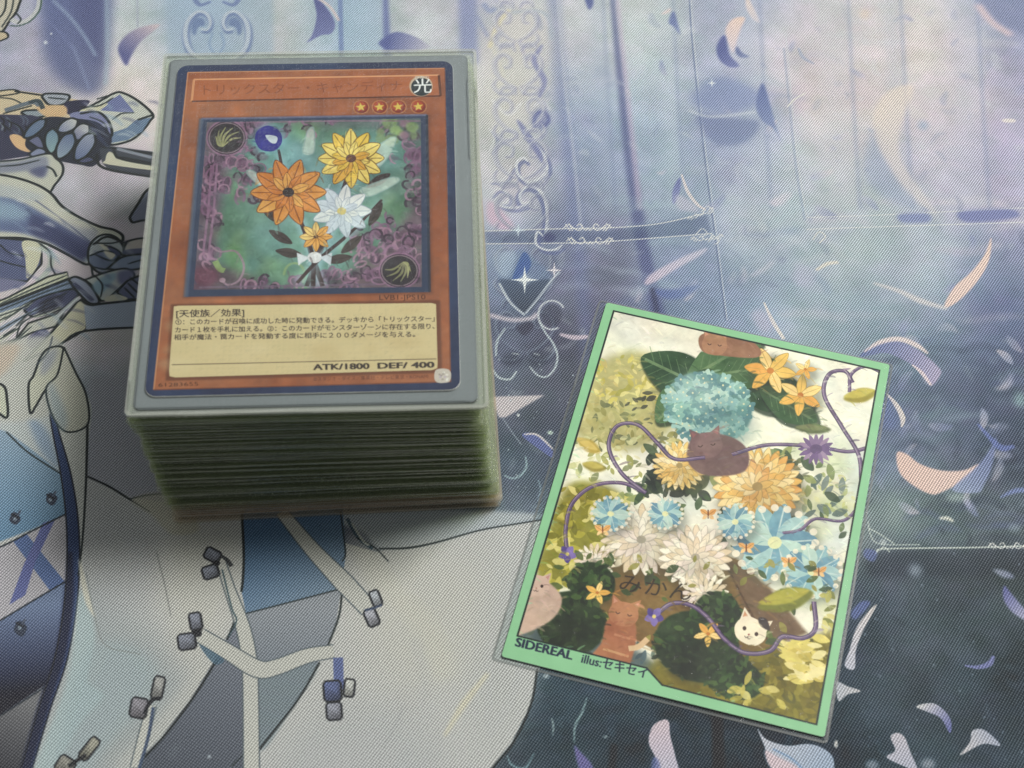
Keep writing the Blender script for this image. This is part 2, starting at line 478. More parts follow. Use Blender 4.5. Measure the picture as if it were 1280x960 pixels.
    for j, (ay, sc) in enumerate(((28, .8), (84, .9), (140, .95), (196, 1.0), (262, 1.0), (330, 1.05), (412, 1.1))):
        ax_ = 644 + j * 2
        d = min(max((ay - 170) / 240, 0), 1)
        hi = np.array((216, 216, 220)) * (1 - d) + np.array((150, 160, 184)) * d
        lo = np.array((160, 158, 192)) * (1 - d) + np.array((80, 82, 116)) * d
        for sg in (-1, 1):
            for S in ([(2, 26), (16, 20), (30, 6), (32, -10), (22, -20), (11, -14), (12, -3), (20, -2)], [(2, 26), (10, 34), (24, 34), (34, 24), (30, 14)], [(4, -24), (10, -34), (22, -34), (26, -26)]):
                P = [(ax_ + sg * x * sc, ay + y * sc) for x, y in S]
                c.stroke([(x + 2, y + 2.5) for x, y in P], [2, 5, 6, 4, 3], lo, .5, f=1.2)
                c.stroke(P, [1.5, 3, 3.2, 2.6, 2], hi, .5, f=.8)
    # soft pillars and drifting pale petals far back
    for x, wd, col in ((940, 26, (186, 192, 212)), (1046, 34, (206, 206, 214)), (1120, 20, (180, 186, 206)), (1210, 30, (196, 194, 212)), (752, 14, (180, 188, 212)), (838, 16, (196, 206, 218))):
        c.stroke([(x - 8, -40), (x, 120), (x + 9, 262)], wd, col, .35, f=6)
        c.stroke([(x - 8 + wd * .6, -40), (x + wd * .6, 120), (x + 9 + wd * .6, 262)], 4, (136, 142, 184), .35, f=2)
    for k in range(58):
        x, y = rl.uniform(740, 1290), rl.uniform(0, 640)
        if 740 < x < 1120 and y > 380:
            x += 380 if x < 900 else 170
        L, an, bend = rl.uniform(10, 34), rl.uniform(0, 6.28), rl.uniform(-.5, .5)
        ca, sa = math.cos(an), math.sin(an)
        P = [(x + L * (ca * u - sa * (v + bend * (1 - (2 * u) ** 2) * .5)), y + L * (sa * u + ca * (v + bend * (1 - (2 * u) ** 2) * .5))) for u, v in ((-.5, 0), (-.2, .16), (.2, .18), (.5, 0), (.2, -.14), (-.2, -.12))]
        c1, c2 = ((224, 212, 214), (176, 178, 212)) if rl.random() < .6 else ((128, 132, 184), (190, 188, 214))
        c.fill(P, c1, rl.uniform(.3, .65), rl.uniform(1.0, 2.4), grad=(P[0], P[3], c2))
    # plum dome shadows
    c.fill([(866, 118), (900, 96), (944, 112), (950, 128), (910, 142), (874, 134)], (140, 146, 196), .7, 5)
    c.fill([(872, 142), (910, 148), (948, 152), (940, 172), (916, 182), (888, 176)], (124, 130, 178), .7, 3)
    c.stroke([(860, 138), (890, 146), (946, 140)], 4, (206, 210, 222), .6, f=1.5)
    # zone rails
    def flourish(x, y, s=1.0, col=(226, 226, 222), ang=0):
        ca, sa = math.cos(ang), math.sin(ang)
        tr = lambda P: [(x + s * (ca * u - sa * v), y + s * (sa * u + ca * v)) for u, v in P]
        for sg in (1, -1):
            c.stroke(tr([(sg * 30, 0), (sg * 24, -4), (sg * 17, 1), (sg * 11, 3), (sg * 7, -1), (sg * 10, -5), (sg * 14, -2)]), 1.4 * s, col, .95)
            c.stroke(tr([(sg * 7, -1), (sg * 3, 3), (0, 0)]), 1.3 * s, col, .9)
            c.stroke(tr([(sg * 28, -5), (sg * 22, 4)]), 1.2 * s, col, .9)
            c.stroke(tr([(sg * 24, -6), (sg * 19, 4)]), 1.1 * s, col, .9)
    RL = (214, 216, 218)
    c.fill([(606, 289), (760, 288), (884, 268), (890, 292), (760, 303), (610, 305)], (74, 84, 128), .42, 2, smooth=False)
    c.stroke([(600, 289), (705, 286), (760, 285), (822, 280), (880, 267)], 1.6, RL, .9)
    c.stroke([(604, 305), (705, 304), (760, 302), (890, 292)], 1.6, RL, .9)
    flourish(735, 285); flourish(738, 302)
    flourish(876, 268, .6, ang=-.4); flourish(884, 298, .7, ang=-.1)
    for px, py in ((885, 262), (893, 300), (878, 290)):
        c.stroke([(px - 8, py + 3), (px, py - 4), (px + 6, py + 2), (px, py + 6)], 1.4, RL, .8)
    c.stroke([(1008, 272), (1100, 269), (1280, 260), (1400, 255)], 1.6, RL, .7)
    c.stroke([(1008, 287), (1090, 284), (1280, 278), (1400, 274)], 1.6, RL, .8)
    c.fill([(1124, 268), (1158, 267), (1162, 277), (1128, 278)], (132, 136, 190), .8, 2)
    c.fill([(1200, 265), (1262, 262), (1270, 272), (1210, 278)], (124, 124, 184), .85, 2)
    c.stroke([(1016, 300), (1024, 290), (1032, 296), (1024, 304)], 1.6, (222, 222, 214), .8)
    # gem heart-shield with sparkles
    c.fill([(622, 346), (640, 318), (654, 312), (676, 330), (690, 345), (676, 372), (657, 394), (638, 372)], (120, 136, 180), .6, 3)
    c.fill([(640, 352), (654, 316), (664, 328), (658, 342)], (84, 102, 176), .95, 1)
    c.fill([(624, 350), (660, 352), (688, 350), (674, 376), (657, 392), (640, 376)], (84, 94, 126), .85, 2, grad=((650, 352), (658, 392), (66, 72, 96)))
    c.fill([(620, 320), (636, 312), (646, 320), (636, 346), (622, 342)], (176, 188, 216), .7, 3)
    c.stroke([(624, 354), (638, 378), (656, 394)], 3, (206, 212, 222), .8, f=.6)
    c.stroke([(657, 392), (672, 374), (690, 350), (700, 340)], 3, (196, 202, 216), .8, f=.6)
    c.stroke([(612, 394), (640, 400), (664, 398), (672, 392)], 6, (216, 206, 216), .8, f=1.5)
    def sparkle(x, y, s, col=(240, 244, 246)):
        c.fill([(x - s, y), (x - s * .12, y - s * .12), (x, y - s), (x + s * .12, y - s * .12), (x + s, y), (x + s * .12, y + s * .12), (x, y + s), (x - s * .12, y + s * .12)], col, .95, .4, smooth=False)
        c.disc((x, y), s * .35, col=col, a=.5, f=2)
    sparkle(656, 350, 18); sparkle(693, 338, 11, (232, 226, 232)); sparkle(648, 288, 10, (214, 224, 238)); sparkle(890, 100 + 4, 6)
    curl([(680, 296), (672, 290), (670, 304), (680, 312), (694, 312), (703, 306)], 3, .8)
    c.disc((687, 297), 8, 6, col=(78, 76, 130), a=.7, f=1.5)
    c.ring((690, 394), 17, 18, 2.6, (204, 208, 216), .85, t0=60, t1=330, f=.4)
    c.disc((690, 394), 13, 14, col=(70, 72, 98), a=.6, f=2)
    c.stroke([(674, 402), (682, 416), (692, 430), (697, 446), (693, 462), (683, 471), (672, 469), (662, 458)], 2.6, (196, 206, 214), .85, taper=.3, f=.4)
    c.stroke([(632, 410), (622, 426), (620, 446)], 3, (186, 196, 206), .8, taper=.4, f=.4)
    c.stroke([(616, 462), (624, 472), (638, 474), (646, 464)], 3, (196, 206, 214), .85, taper=.3, f=.4)
    c.stroke([(640, 442), (649, 443)], 2.4, (206, 214, 220), .85); c.stroke([(667, 442), (675, 444)], 2.4, (206, 214, 220), .8)
    c.disc((640, 450), 14, 10, col=(58, 62, 86), a=.5, f=4); c.disc((672, 450), 14, 10, col=(58, 62, 86), a=.5, f=4)
    c.fill([(646, 410), (656, 420), (668, 408), (660, 402)], (58, 54, 84), .6, 2)
    c.stroke([(700, 418), (718, 422), (736, 421)], [4, 7, 5], (216, 200, 212), .85, f=1)
    c.fill([(612, 496), (650, 495), (681, 494), (660, 506), (632, 522), (624, 522)], (216, 208, 210), .9, 1.2, smooth=False)
    c.stroke([(628, 522), (640, 540), (652, 556)], 1.6, (160, 168, 186), .7)
    c.fill([(653, 545), (662, 541), (680, 550), (692, 566), (690, 572), (672, 560)], (110, 112, 178), .95, .6)
    c.stroke([(655, 543), (672, 544), (692, 562)], 3, (218, 212, 212), .9, taper=.6)
    c.disc((688, 541), 3.5, 2.6, col=(196, 214, 204), f=.8); c.disc((648, 519), 2, col=(206, 212, 216), f=.5)
    c.stroke([(657, 570), (658, 584), (650, 595), (640, 598), (630, 594)], 3, (158, 178, 192), .85, taper=.5, f=.5)
    c.stroke([(673, 600), (676, 612), (672, 626)], 2.4, (140, 158, 178), .7, taper=.5, f=.5)
    for k in range(26):
        x, y = rl.uniform(620, 720), rl.uniform(430, 620)
        c.disc((x, y), rl.uniform(.6, 1.4), col=(190, 200, 212), a=.7)

    # ---- petals and feathers, right half
    def petal(P, col, p0, p1, col2, a=.95, f=1.2):
        c.fill(P, col, a, f, grad=(p0, p1, col2))
    petal([(931, 22), (916, 24), (907, 38), (911, 56), (917, 66), (921, 52), (926, 36)], (234, 208, 196), (920, 24), (914, 64), (220, 208, 216))
    petal([(906, 44), (896, 58), (899, 74), (912, 84), (924, 82), (912, 68)], (98, 98, 166), (898, 66), (922, 82), (128, 128, 186))
    petal([(921, 58), (928, 66), (937, 71), (926, 72), (920, 66)], (104, 108, 164), (921, 60), (936, 72), (140, 144, 190))
    petal([(933, -6), (940, 6), (950, 28), (941, 24), (933, 10)], (232, 214, 204), (936, 0), (950, 28), (214, 208, 216), .85)
    petal([(842, 14), (836, 28), (843, 34), (850, 44), (848, 32)], (114, 120, 180), (840, 16), (850, 42), (134, 138, 190))
    petal([(826, 18), (838, 10), (836, 16)], (226, 212, 210), (826, 18), (838, 10), (226, 212, 210))
    petal([(953, 104), (945, 130), (952, 150), (968, 162), (977, 178), (970, 158), (962, 128)], (110, 116, 176), (950, 110), (968, 168), (144, 150, 196))
    petal([(730, -8), (736, 12), (742, 4), (738, -10)], (90, 96, 168), (732, -6), (740, 10), (110, 110, 172))
    c.stroke([(984, 134), (994, 124), (1008, 116)], 2.4, (226, 224, 218), .8, taper=.6)
    c.stroke([(998, 60), (1004, 72), (1018, 80)], 4, (160, 166, 200), .6, taper=.6, f=1)
    c.fill([(1098, 160), (1082, 190), (1084, 226), (1110, 250), (1150, 262), (1120, 226)], (160, 168, 200), .6, 5)
    petal([(1132, 106), (1112, 113), (1098, 128), (1091, 150), (1095, 176), (1108, 202), (1128, 232), (1150, 254), (1172, 270), (1156, 244), (1134, 214), (1124, 188), (1127, 156), (1142, 112)], (230, 215, 202), (1110, 120), (1160, 262), (210, 206, 208), .66, 2.6)
    c.fill([(1214, -20), (1232, 12), (1248, 28), (1270, 40), (1300, 46), (1300, -20)], (132, 134, 176), .75, 4)
    c.stroke([(1222, 6), (1240, 28), (1264, 44)], 8, (228, 202, 198), .7, f=3)
    c.disc((1081, 18), 7, col=(222, 206, 194), a=.7, f=3); c.stroke([(1252, 151), (1270, 151)], 6, (232, 224, 218), .85, taper=.8, f=.8)
    c.disc((1154, 157), 6, col=(160, 172, 206), a=.7, f=3)
    petal([(1239, 297), (1231, 318), (1214, 340), (1192, 360), (1180, 384), (1196, 378), (1220, 354), (1236, 326)], (234, 208, 194), (1236, 304), (1184, 382), (232, 206, 196))
    c.stroke([(1092, 354), (1124, 364), (1150, 376), (1184, 386)], [3, 6, 8, 5], (216, 212, 212), .8, f=1.5)
    c.stroke([(1020, 338), (1034, 330), (1048, 328)], [3, 5, 4], (226, 220, 206), .85, f=1)
    c.stroke([(1016, 346), (1030, 354), (1036, 368)], 9, (150, 162, 190), .6, f=3)
    petal([(962, 252), (972, 258), (990, 246), (984, 240)], (214, 206, 220), (962, 256), (988, 244), (206, 206, 220), .8, 2)
    petal([(806, 356), (812, 344), (840, 328), (866, 316), (884, 310), (878, 318), (846, 336), (820, 352)], (216, 200, 216), (808, 354), (880, 312), (206, 202, 222), .85, 1.5)
    petal([(850, 222), (841, 238), (842, 256), (850, 240)], (118, 118, 180), (846, 226), (844, 254), (150, 150, 200))
    c.stroke([(852, 218), (860, 240), (872, 256), (882, 262)], [2, 4, 4, 2], (222, 214, 214), .9)
    c.fill([(846, 244), (862, 250), (874, 264), (856, 264), (846, 258)], (198, 194, 214), .7, 2)
    petal([(818, 362), (840, 362), (874, 356), (860, 370), (838, 374), (824, 370)], (106, 112, 180), (820, 364), (872, 358), (126, 138, 190), .85, 2)
    c.stroke([(815, 360), (820, 384), (822, 400)], 6, (66, 66, 108), .7, f=2)
    c.stroke([(955, 378), (966, 402), (980, 424)], [2, 5, 4], (230, 224, 218), .9, f=.5)
    c.fill([(938, 392), (956, 388), (966, 410), (952, 416)], (196, 190, 214), .6, 4)
    c.fill([(996, 330), (1018, 340), (1012, 362), (990, 350)], (190, 184, 212), .5, 5)
    c.stroke([(938, 346), (956, 336), (968, 326)], 6, (206, 204, 220), .6, f=2, taper=.6)
    petal([(1074, 446), (1090, 432), (1118, 426), (1148, 438), (1172, 458), (1176, 468), (1164, 482), (1154, 468), (1140, 456), (1110, 442), (1090, 444)], (116, 120, 178), (1080, 440), (1168, 476), (190, 176, 208), .85, 1)
    c.stroke([(1080, 440), (1100, 428), (1124, 424), (1146, 432), (1160, 442)], [2, 6, 7, 7, 3], (228, 214, 212), .92, f=.8)
    c.stroke([(1140, 456), (1152, 466), (1164, 482)], [2, 5, 3], (226, 210, 214), .9, f=.6)
    c.stroke([(1108, 492), (1120, 506), (1128, 522), (1127, 534)], [2, 6, 7, 2], (230, 220, 212), .92, f=.6)
    c.fill([(1100, 494), (1112, 500), (1124, 530), (1108, 536), (1098, 520)], (116, 122, 182), .6, 4)
    petal([(1121, 566), (1134, 568), (1150, 580), (1176, 588), (1204, 588), (1224, 580), (1206, 600), (1180, 614), (1164, 618), (1140, 606), (1124, 590)], (233, 202, 190), (1124, 570), (1214, 590), (230, 204, 194), .96, .8)
    petal([(1222, 582), (1238, 560), (1246, 546), (1240, 582), (1230, 606), (1222, 616), (1190, 612)], (128, 132, 186), (1238, 560), (1200, 612), (158, 164, 204), .85, 1.2)
    c.stroke([(1222, 530), (1238, 548), (1252, 560), (1268, 558)], [3, 6, 9, 4], (116, 120, 190), .85, f=1)
    c.stroke([(1250, 622), (1268, 614), (1290, 612)], [2, 6, 8], (130, 136, 196), .85, f=1)
    c.stroke([(1174, 648), (1184, 648), (1192, 652)], [3, 6, 3], (216, 218, 206), .9, f=.8)
    c.disc((1195, 622), 12, 5, col=(176, 192, 190), a=.6, f=3); c.disc((1275, 500), 8, 10, col=(150, 176, 184), a=.7, f=4)
    c.disc((1268, 660), 8, 5, col=(160, 172, 190), a=.5, f=3); c.disc((1118, 640), 12, 22, col=(150, 166, 166), a=.5, f=6)
    c.stroke([(1085, 660), (1100, 668), (1118, 680)], 1.8, (200, 210, 204), .85); c.stroke([(1085, 652), (1088, 668), (1100, 680), (1150, 681)], 1.6, (200, 210, 204), .8)
    c.fill([(1084, 690), (1160, 687), (1290, 683), (1300, 720), (1084, 722)], (50, 58, 78), .55, 5, smooth=False)
    c.stroke([(1095, 690), (1110, 686), (1236, 684), (1400, 678)], 2, (206, 214, 206), .9)
    flourish(1262, 683, .9); c.stroke([(1094, 693), (1104, 684), (1112, 690)], 1.6, (206, 214, 206), .9); c.disc((1104, 678), 4, col=(206, 214, 214), a=.7, f=1.5)
    c.fill([(1082, 686), (1096, 690), (1092, 702), (1080, 696)], (112, 116, 178), .8, 1.5)
    c.disc((1144, 713), 8, col=(170, 178, 196), a=.7, f=4)
    petal([(1241, 712), (1258, 714), (1268, 722), (1254, 722)], (168, 170, 194), (1244, 712), (1266, 722), (150, 150, 188), .8, 2)
    petal([(1255, 732), (1254, 748), (1264, 764), (1282, 776), (1296, 778), (1276, 756), (1264, 742)], (112, 106, 176), (1256, 736), (1288, 776), (190, 186, 214), .9, 1.5)
    petal([(1096, 756), (1084, 766), (1070, 786), (1062, 812), (1056, 832), (1068, 836), (1070, 812), (1080, 786)], (224, 216, 212), (1092, 758), (1060, 834), (206, 204, 220), .95, .8)
    c.fill([(1076, 752), (1088, 754), (1070, 774), (1064, 766)], (108, 112, 178), .85, 1)
    c.stroke([(1206, 832), (1222, 834), (1236, 830), (1242, 820)], [2, 5, 7, 4], (132, 128, 190), .9, f=.8)
    petal([(1046, 853), (1060, 858), (1076, 864), (1060, 868), (1048, 876)], (206, 206, 216), (1048, 856), (1074, 864), (214, 210, 212), .9, .8)
    petal([(1145, 883), (1166, 879), (1182, 890), (1189, 903), (1187, 916), (1176, 898), (1160, 890)], (212, 210, 212), (1150, 882), (1186, 912), (116, 112, 180), .95, .7)
    petal([(1200, 944), (1212, 928), (1215, 914), (1226, 911), (1238, 918), (1250, 932), (1228, 930)], (208, 204, 208), (1206, 938), (1244, 926), (178, 180, 202), .95, .7)
    petal([(1113, 921), (1122, 916), (1131, 922), (1138, 940), (1146, 962), (1126, 956), (1108, 946), (1119, 938)], (204, 198, 208), (1118, 920), (1136, 958), (192, 190, 210), .95, .7)
    petal([(947, 911), (958, 924), (984, 932), (1010, 930), (1030, 936), (1042, 950), (1036, 972), (990, 976), (962, 956), (956, 934)], (206, 206, 220), (960, 924), (1020, 968), (176, 186, 214), .95, .8)
    c.fill([(956, 938), (972, 946), (996, 958), (1006, 974), (980, 974), (962, 958)], (222, 200, 206), .85, 1)
    c.stroke([(966, 936), (992, 950), (1012, 972)], 3, (140, 160, 206), .8, f=.6)
    c.disc((1045, 930), 2.5, 5, col=(210, 208, 204), a=.9, f=.6); c.disc((1090, 956), 8, 6, col=(176, 178, 196), a=.6, f=2); c.disc((1160, 955), 9, 7, col=(190, 190, 204), a=.6, f=3)
    petal([(828, 900), (836, 902), (838, 920), (844, 944), (848, 972), (818, 976), (820, 950), (811, 928), (816, 908)], (222, 204, 212), (824, 904), (836, 966), (206, 200, 220), .95, .6)
    c.fill([(816, 948), (824, 952), (826, 976), (814, 976)], (110, 112, 176), .8, 1)
    c.fill([(718, 932), (726, 940), (740, 956), (744, 976), (730, 976), (722, 954)], (124, 108, 178), .9, 1)
    c.stroke([(734, 872), (728, 890), (719, 908), (718, 928)], [1.5, 3, 3, 1.5], (140, 162, 170), .85, f=.4)
    c.stroke([(690, 898), (692, 908), (691, 920)], [2, 3, 1], (150, 166, 172), .8, f=.4)
    c.stroke([(634, 944), (640, 956), (656, 960), (668, 942)], [1, 3, 3, 1.5], (130, 156, 172), .8, f=.5)
    c.disc((757, 921), 3, 2, col=(140, 152, 160), a=.8, f=.8); c.disc((683, 845), 4, 3, col=(190, 202, 210), a=.8, f=1); c.disc((708, 848), 3, 2, col=(120, 150, 160), a=.7, f=1)
    c.fill([(890, 880), (902, 880), (908, 990), (892, 990)], (24, 28, 40), .8, 2, smooth=False)
    c.stroke([(768, 930), (766, 950), (762, 980)], 8, (26, 32, 44), .6, f=2)
    for k in range(40):
        x, y = rl.uniform(1080, 1290), rl.uniform(690, 990)
        c.disc((x, y), rl.uniform(.8, 2.2), col=(150, 156, 178), a=.4, f=.6)

    # ---- pale robe, lower left
    CR = (200, 201, 199)
    c.fill([(-160, 480), (60, 470), (110, 500), (108, 594), (165, 622), (300, 640), (470, 690), (560, 672), (645, 655), (700, 648), (690, 790), (674, 838), (664, 880), (640, 928), (606, 970), (560, 1060), (-160, 1060)], CR, 1, 0, smooth=False)
    c.fill([(300, 630), (640, 640), (668, 650), (600, 664), (540, 680), (478, 687), (440, 660)], (188, 194, 200), .9, 3)
    for k in range(46):
        x, y = rl.uniform(120, 650), rl.uniform(650, 990)
        if x > 620 - (y - 700) * .1:
            continue
        L = rl.uniform(30, 90)
        c.stroke([(x, y), (x - L * .25, y + L * .5), (x - L * .55, y + L)], rl.uniform(5, 22), scatter([(214, 212, 198), (190, 190, 190), (212, 212, 206), (196, 198, 200)]), rl.uniform(.12, .3), taper=1, f=4)
    c.fill([(100, 720), (200, 800), (250, 860), (220, 920), (160, 980), (40, 1010), (60, 860)], (150, 160, 168), .55, 26)
    c.fill([(110, 600), (170, 640), (210, 700), (180, 760), (120, 760), (104, 680)], (182, 184, 188), .55, 16)
    c.fill([(200, 680), (296, 680), (292, 760), (240, 840), (210, 780)], (206, 205, 196), .6, 14)
    c.fill([(440, 700), (560, 690), (620, 740), (600, 830), (500, 860), (450, 800)], (208, 207, 198), .6, 24)
    c.fill([(380, 900), (480, 880), (560, 940), (520, 1010), (330, 1010)], (184, 187, 190), .55, 22)
    c.fill([(600, 760), (670, 700), (676, 830), (640, 920), (590, 960)], (190, 193, 192), .5, 16)
    c.stroke([(262, 830), (232, 872), (194, 918), (150, 966)], 26, (206, 206, 198), .55, f=8)
    c.stroke([(610, 842), (580, 880), (556, 920)], [5, 9, 4], (220, 214, 188), .7, f=2)
    c.stroke([(504, 884), (494, 908), (480, 934)], 2.4, (178, 180, 182), .7, f=1)
    c.stroke([(520, 800), (532, 850), (520, 930)], 10, (194, 196, 196), .4, f=5)
    c.stroke([(440, 664), (480, 730), (530, 780), (560, 850)], 26, (214, 212, 196), .35, f=8)
    c.stroke([(672, 836), (664, 880), (642, 928), (608, 972), (560, 1060)], 3, DK, .9)
    c.stroke([(474, 686), (510, 685), (546, 678), (600, 663), (646, 655), (690, 648)], [2, 3, 2.6, 2, 2, 2], DK, .85)
    # grey band beside the deck, part of the deck's shade painted in
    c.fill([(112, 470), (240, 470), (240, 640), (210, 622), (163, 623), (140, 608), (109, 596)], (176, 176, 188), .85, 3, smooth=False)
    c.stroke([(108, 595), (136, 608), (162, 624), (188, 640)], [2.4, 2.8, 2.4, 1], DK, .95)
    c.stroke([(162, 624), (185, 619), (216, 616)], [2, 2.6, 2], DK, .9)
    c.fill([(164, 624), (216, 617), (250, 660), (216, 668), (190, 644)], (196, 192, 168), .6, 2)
    # white sash + deep blue strap
    c.fill([(60, 492), (74, 480), (112, 500), (110, 560), (107, 640), (102, 720), (92, 800), (80, 700), (84, 600), (70, 530)], (210, 212, 206), 1, 1)
    c.fill([(-60, 500), (10, 520), (40, 560), (82, 596), (86, 642), (40, 662), (-60, 700)], (152, 170, 198), 1, 1, smooth=False, grad=((30, 540), (20, 690), (110, 140, 186)))
    c.fill([(-60, 480), (58, 480), (70, 560), (82, 594), (48, 568), (10, 540), (-60, 520)], (196, 202, 204), 1, 1, smooth=False)
    c.fill([(36, 522), (60, 540), (76, 586), (52, 566)], (150, 166, 200), .8, 3)
    c.stroke([(8, 540), (36, 566), (82, 596)], 2, DK, .85)
    c.fill([(-60, 702), (0, 684), (60, 654), (82, 642), (92, 720), (84, 726), (0, 776), (-60, 800)], (188, 184, 192), 1, 0, smooth=False)
    c.fill([(16, 676), (34, 668), (82, 728), (64, 740)], (104, 116, 178), 1, .6, smooth=False)
    c.fill([(54, 654), (70, 648), (44, 704), (32, 744), (12, 756), (30, 706)], (112, 110, 178), 1, .6, smooth=False)
    c.fill([(-60, 800), (0, 776), (84, 726), (84, 780), (64, 852), (0, 894), (-60, 920)], (124, 134, 176), 1, 0, smooth=False, grad=((30, 760), (26, 872), (28, 28, 66)))
    c.fill([(-60, 920), (0, 894), (60, 856), (40, 940), (0, 1060), (-60, 1060)], (126, 126, 130), 1, 0, smooth=False, grad=((40, 880), (0, 960), (70, 70, 80)))
    c.stroke([(-60, 704), (0, 684), (40, 664), (84, 642)], 2.4, NV, .95)
    c.stroke([(-30, 792), (0, 776), (40, 752), (84, 726)], 2.2, NV, .95)
    c.stroke([(-30, 912), (0, 895), (58, 858)], 2.2, NV, .9)
    c.stroke([(58, 484), (70, 540), (82, 590), (90, 644), (92, 700), (88, 760), (76, 826), (56, 886), (34, 960), (10, 1050)], [2, 8, 13, 15, 16, 16, 16, 15, 14, 12], (66, 78, 136), 1)
    c.stroke([(88, 690), (86, 750), (76, 816), (56, 880), (34, 956), (10, 1050)], [6, 13, 14, 14, 13, 12], (34, 36, 84), .85, f=2)
    for dx in (-1, 1):
        c.stroke([(58 + dx * .8, 484), (70 + dx * 4, 540), (82 + dx * 6.3, 590), (90 + dx * 7.4, 644), (92 + dx * 7.9, 700), (88 + dx * 8, 760), (76 + dx * 8, 826), (56 + dx * 7.4, 886), (34 + dx * 7, 960)], 1.8, (28, 36, 62), .95)
    c.stroke([(110, 503), (109, 560), (107, 620), (103, 680), (98, 720)], [3, 3, 2.6, 2.4, 1.4], DK, .95)
    c.fill([(100, 740), (112, 760), (120, 800), (110, 850), (130, 870), (104, 900), (70, 960), (50, 1000), (44, 960), (84, 850)], (182, 198, 204), .85, 3)
    c.fill([(98, 700), (106, 750), (120, 772), (112, 744), (104, 712)], (218, 216, 200), .9, 1)
    c.fill([(112, 812), (184, 818), (190, 870), (120, 950), (90, 1000), (70, 960)], (170, 186, 196), .5, 8)
    for P in ([(18, 640), (26, 648), (20, 656), (12, 650)], [(62, 616), (72, 622), (66, 632), (58, 626)], [(24, 776), (34, 784), (28, 796), (18, 788)]):
        c.fill(P, (62, 68, 96), 1, .6)
        x, y = P[0]
        c.stroke([(x + 8, y - 2), (x + 2, y + 8)], 3, (84, 90, 116), .9); c.disc((x + 1, y + 9), 2.4, col=(150, 160, 180), a=.9)
        c.stroke([(x + 6, y + 8), (x - 4, y + 2)], 2.4, (40, 44, 66), .9)
    # robe seams
    c.stroke([(196, 690), (206, 730), (214, 770)], 1.6, (140, 142, 140), .8, f=.3)
    c.stroke([(108, 716), (118, 766), (132, 806), (176, 818)], 1.6, (150, 156, 156), .8, f=.3)
    c.stroke([(196, 700), (180, 670)], 10, (188, 188, 186), .4, f=4)
    # blue slit with crossing ribbons
    c.fill([(302, 630), (428, 630), (433, 690), (427, 736), (366, 752), (308, 768), (302, 738), (305, 700)], (92, 118, 168), 1, .4, smooth=False, grad=((330, 660), (410, 745), (132, 148, 176)))
    c.fill([(308, 768), (366, 752), (427, 736), (420, 780), (408, 812), (340, 838), (312, 826)], (158, 162, 172), 1, .4, smooth=False, grad=((350, 752), (340, 836), (132, 138, 152)))
    c.fill([(284, 796), (300, 770), (312, 830), (400, 824), (372, 876), (326, 938), (300, 980), (250, 1060), (120, 1060), (160, 965), (202, 922), (240, 872), (268, 826)], (128, 132, 148), 1, .4, smooth=False, grad=((300, 800), (230, 960), (92, 96, 112)))
    c.fill([(318, 840), (396, 828), (366, 884), (324, 938)], (136, 148, 158), .8, 2)
    c.stroke([(302, 630), (305, 690), (304, 724), (302, 740)], 3, DK, .95); c.stroke([(296, 770), (290, 786), (284, 800)], 2.8, DK, .9)
    c.stroke([(308, 767), (366, 752), (427, 736)], 2, DK, .85); c.stroke([(428, 738), (424, 770), (410, 808)], 2.6, DK, .9)
    c.stroke([(426, 640), (432, 690), (428, 702)], 2, DK, .8); c.stroke([(400, 828), (372, 876), (324, 938), (300, 976)], 2.8, DK, .95)
    c.stroke([(272, 824), (242, 872), (204, 922), (162, 966)], 3, DK, .95)
    c.stroke([(314, 934), (290, 958)], 2, DK, .7); c.disc((262, 946), 2.5, col=(176, 184, 196), a=.8, f=.6)
    c.stroke([(222, 930), (214, 948)], 10, (110, 116, 130), .5, f=3)
    def ribbon(P, wd):
        wd = [x * 1.3 for x in wd]
        c.stroke(P, [x + 3.2 for x in wd], (96, 106, 116), .95)
        c.stroke(P, wd, (202, 203, 196), 1)
    ribbon([(352, 640), (390, 686), (430, 728), (462, 762)], [10, 13, 17, 15])
    ribbon([(277, 704), (288, 738), (304, 784), (312, 826), (314, 880), (315, 1000)], [8, 9, 12, 13, 13, 13])
    c.stroke([(278, 712), (290, 760), (296, 776), (286, 796)], 2, (60, 84, 100), .85)
    ribbon([(250, 794), (284, 814), (322, 836), (346, 834), (384, 820), (418, 814)], [13, 14, 16, 15, 14, 12])
    c.fill([(250, 806), (280, 824), (268, 830)], (86, 110, 140), .85, .6)
    ribbon([(190, 882), (182, 912), (170, 960)], [8, 9, 9])
    c.stroke([(192, 884), (186, 920), (174, 962)], 4, (66, 78, 120), .9)
    def clasp(x, y, w_, h_, ang, col=(140, 142, 160)):
        ca, sa = math.cos(math.radians(ang)), math.sin(math.radians(ang))
        U = [(-.5, -.36), (-.36, -.5), (.36, -.5), (.5, -.36), (.5, .36), (.36, .5), (-.36, .5), (-.5, .36)]
        R = [(x + ca * u * w_ - sa * v * h_, y + sa * u * w_ + ca * v * h_) for u, v in U]
        c.fill(R, tuple(min(255, k * 1.12) for k in col), 1, 0, smooth=False, grad=(R[1], R[5], tuple(k * .58 for k in col)))
        c.fill([(x + (q[0] - x) * .55, y + (q[1] - y) * .55) for q in R[:5]], tuple(min(255, k * 1.2) for k in col), .45, 1.2, smooth=False)
        c.stroke(R, 2.6, (42, 46, 56), .95, closed=True, smooth=False)
    clasp(266, 694, 20, 15, 28); clasp(263.5, 715, 20, 16, -18); c.disc((271, 704), 4.5, 3.5, 0, (38, 42, 50)); c.stroke([(276, 694), (284, 700), (290, 708)], [3, 5, 5], (62, 66, 70), .95)
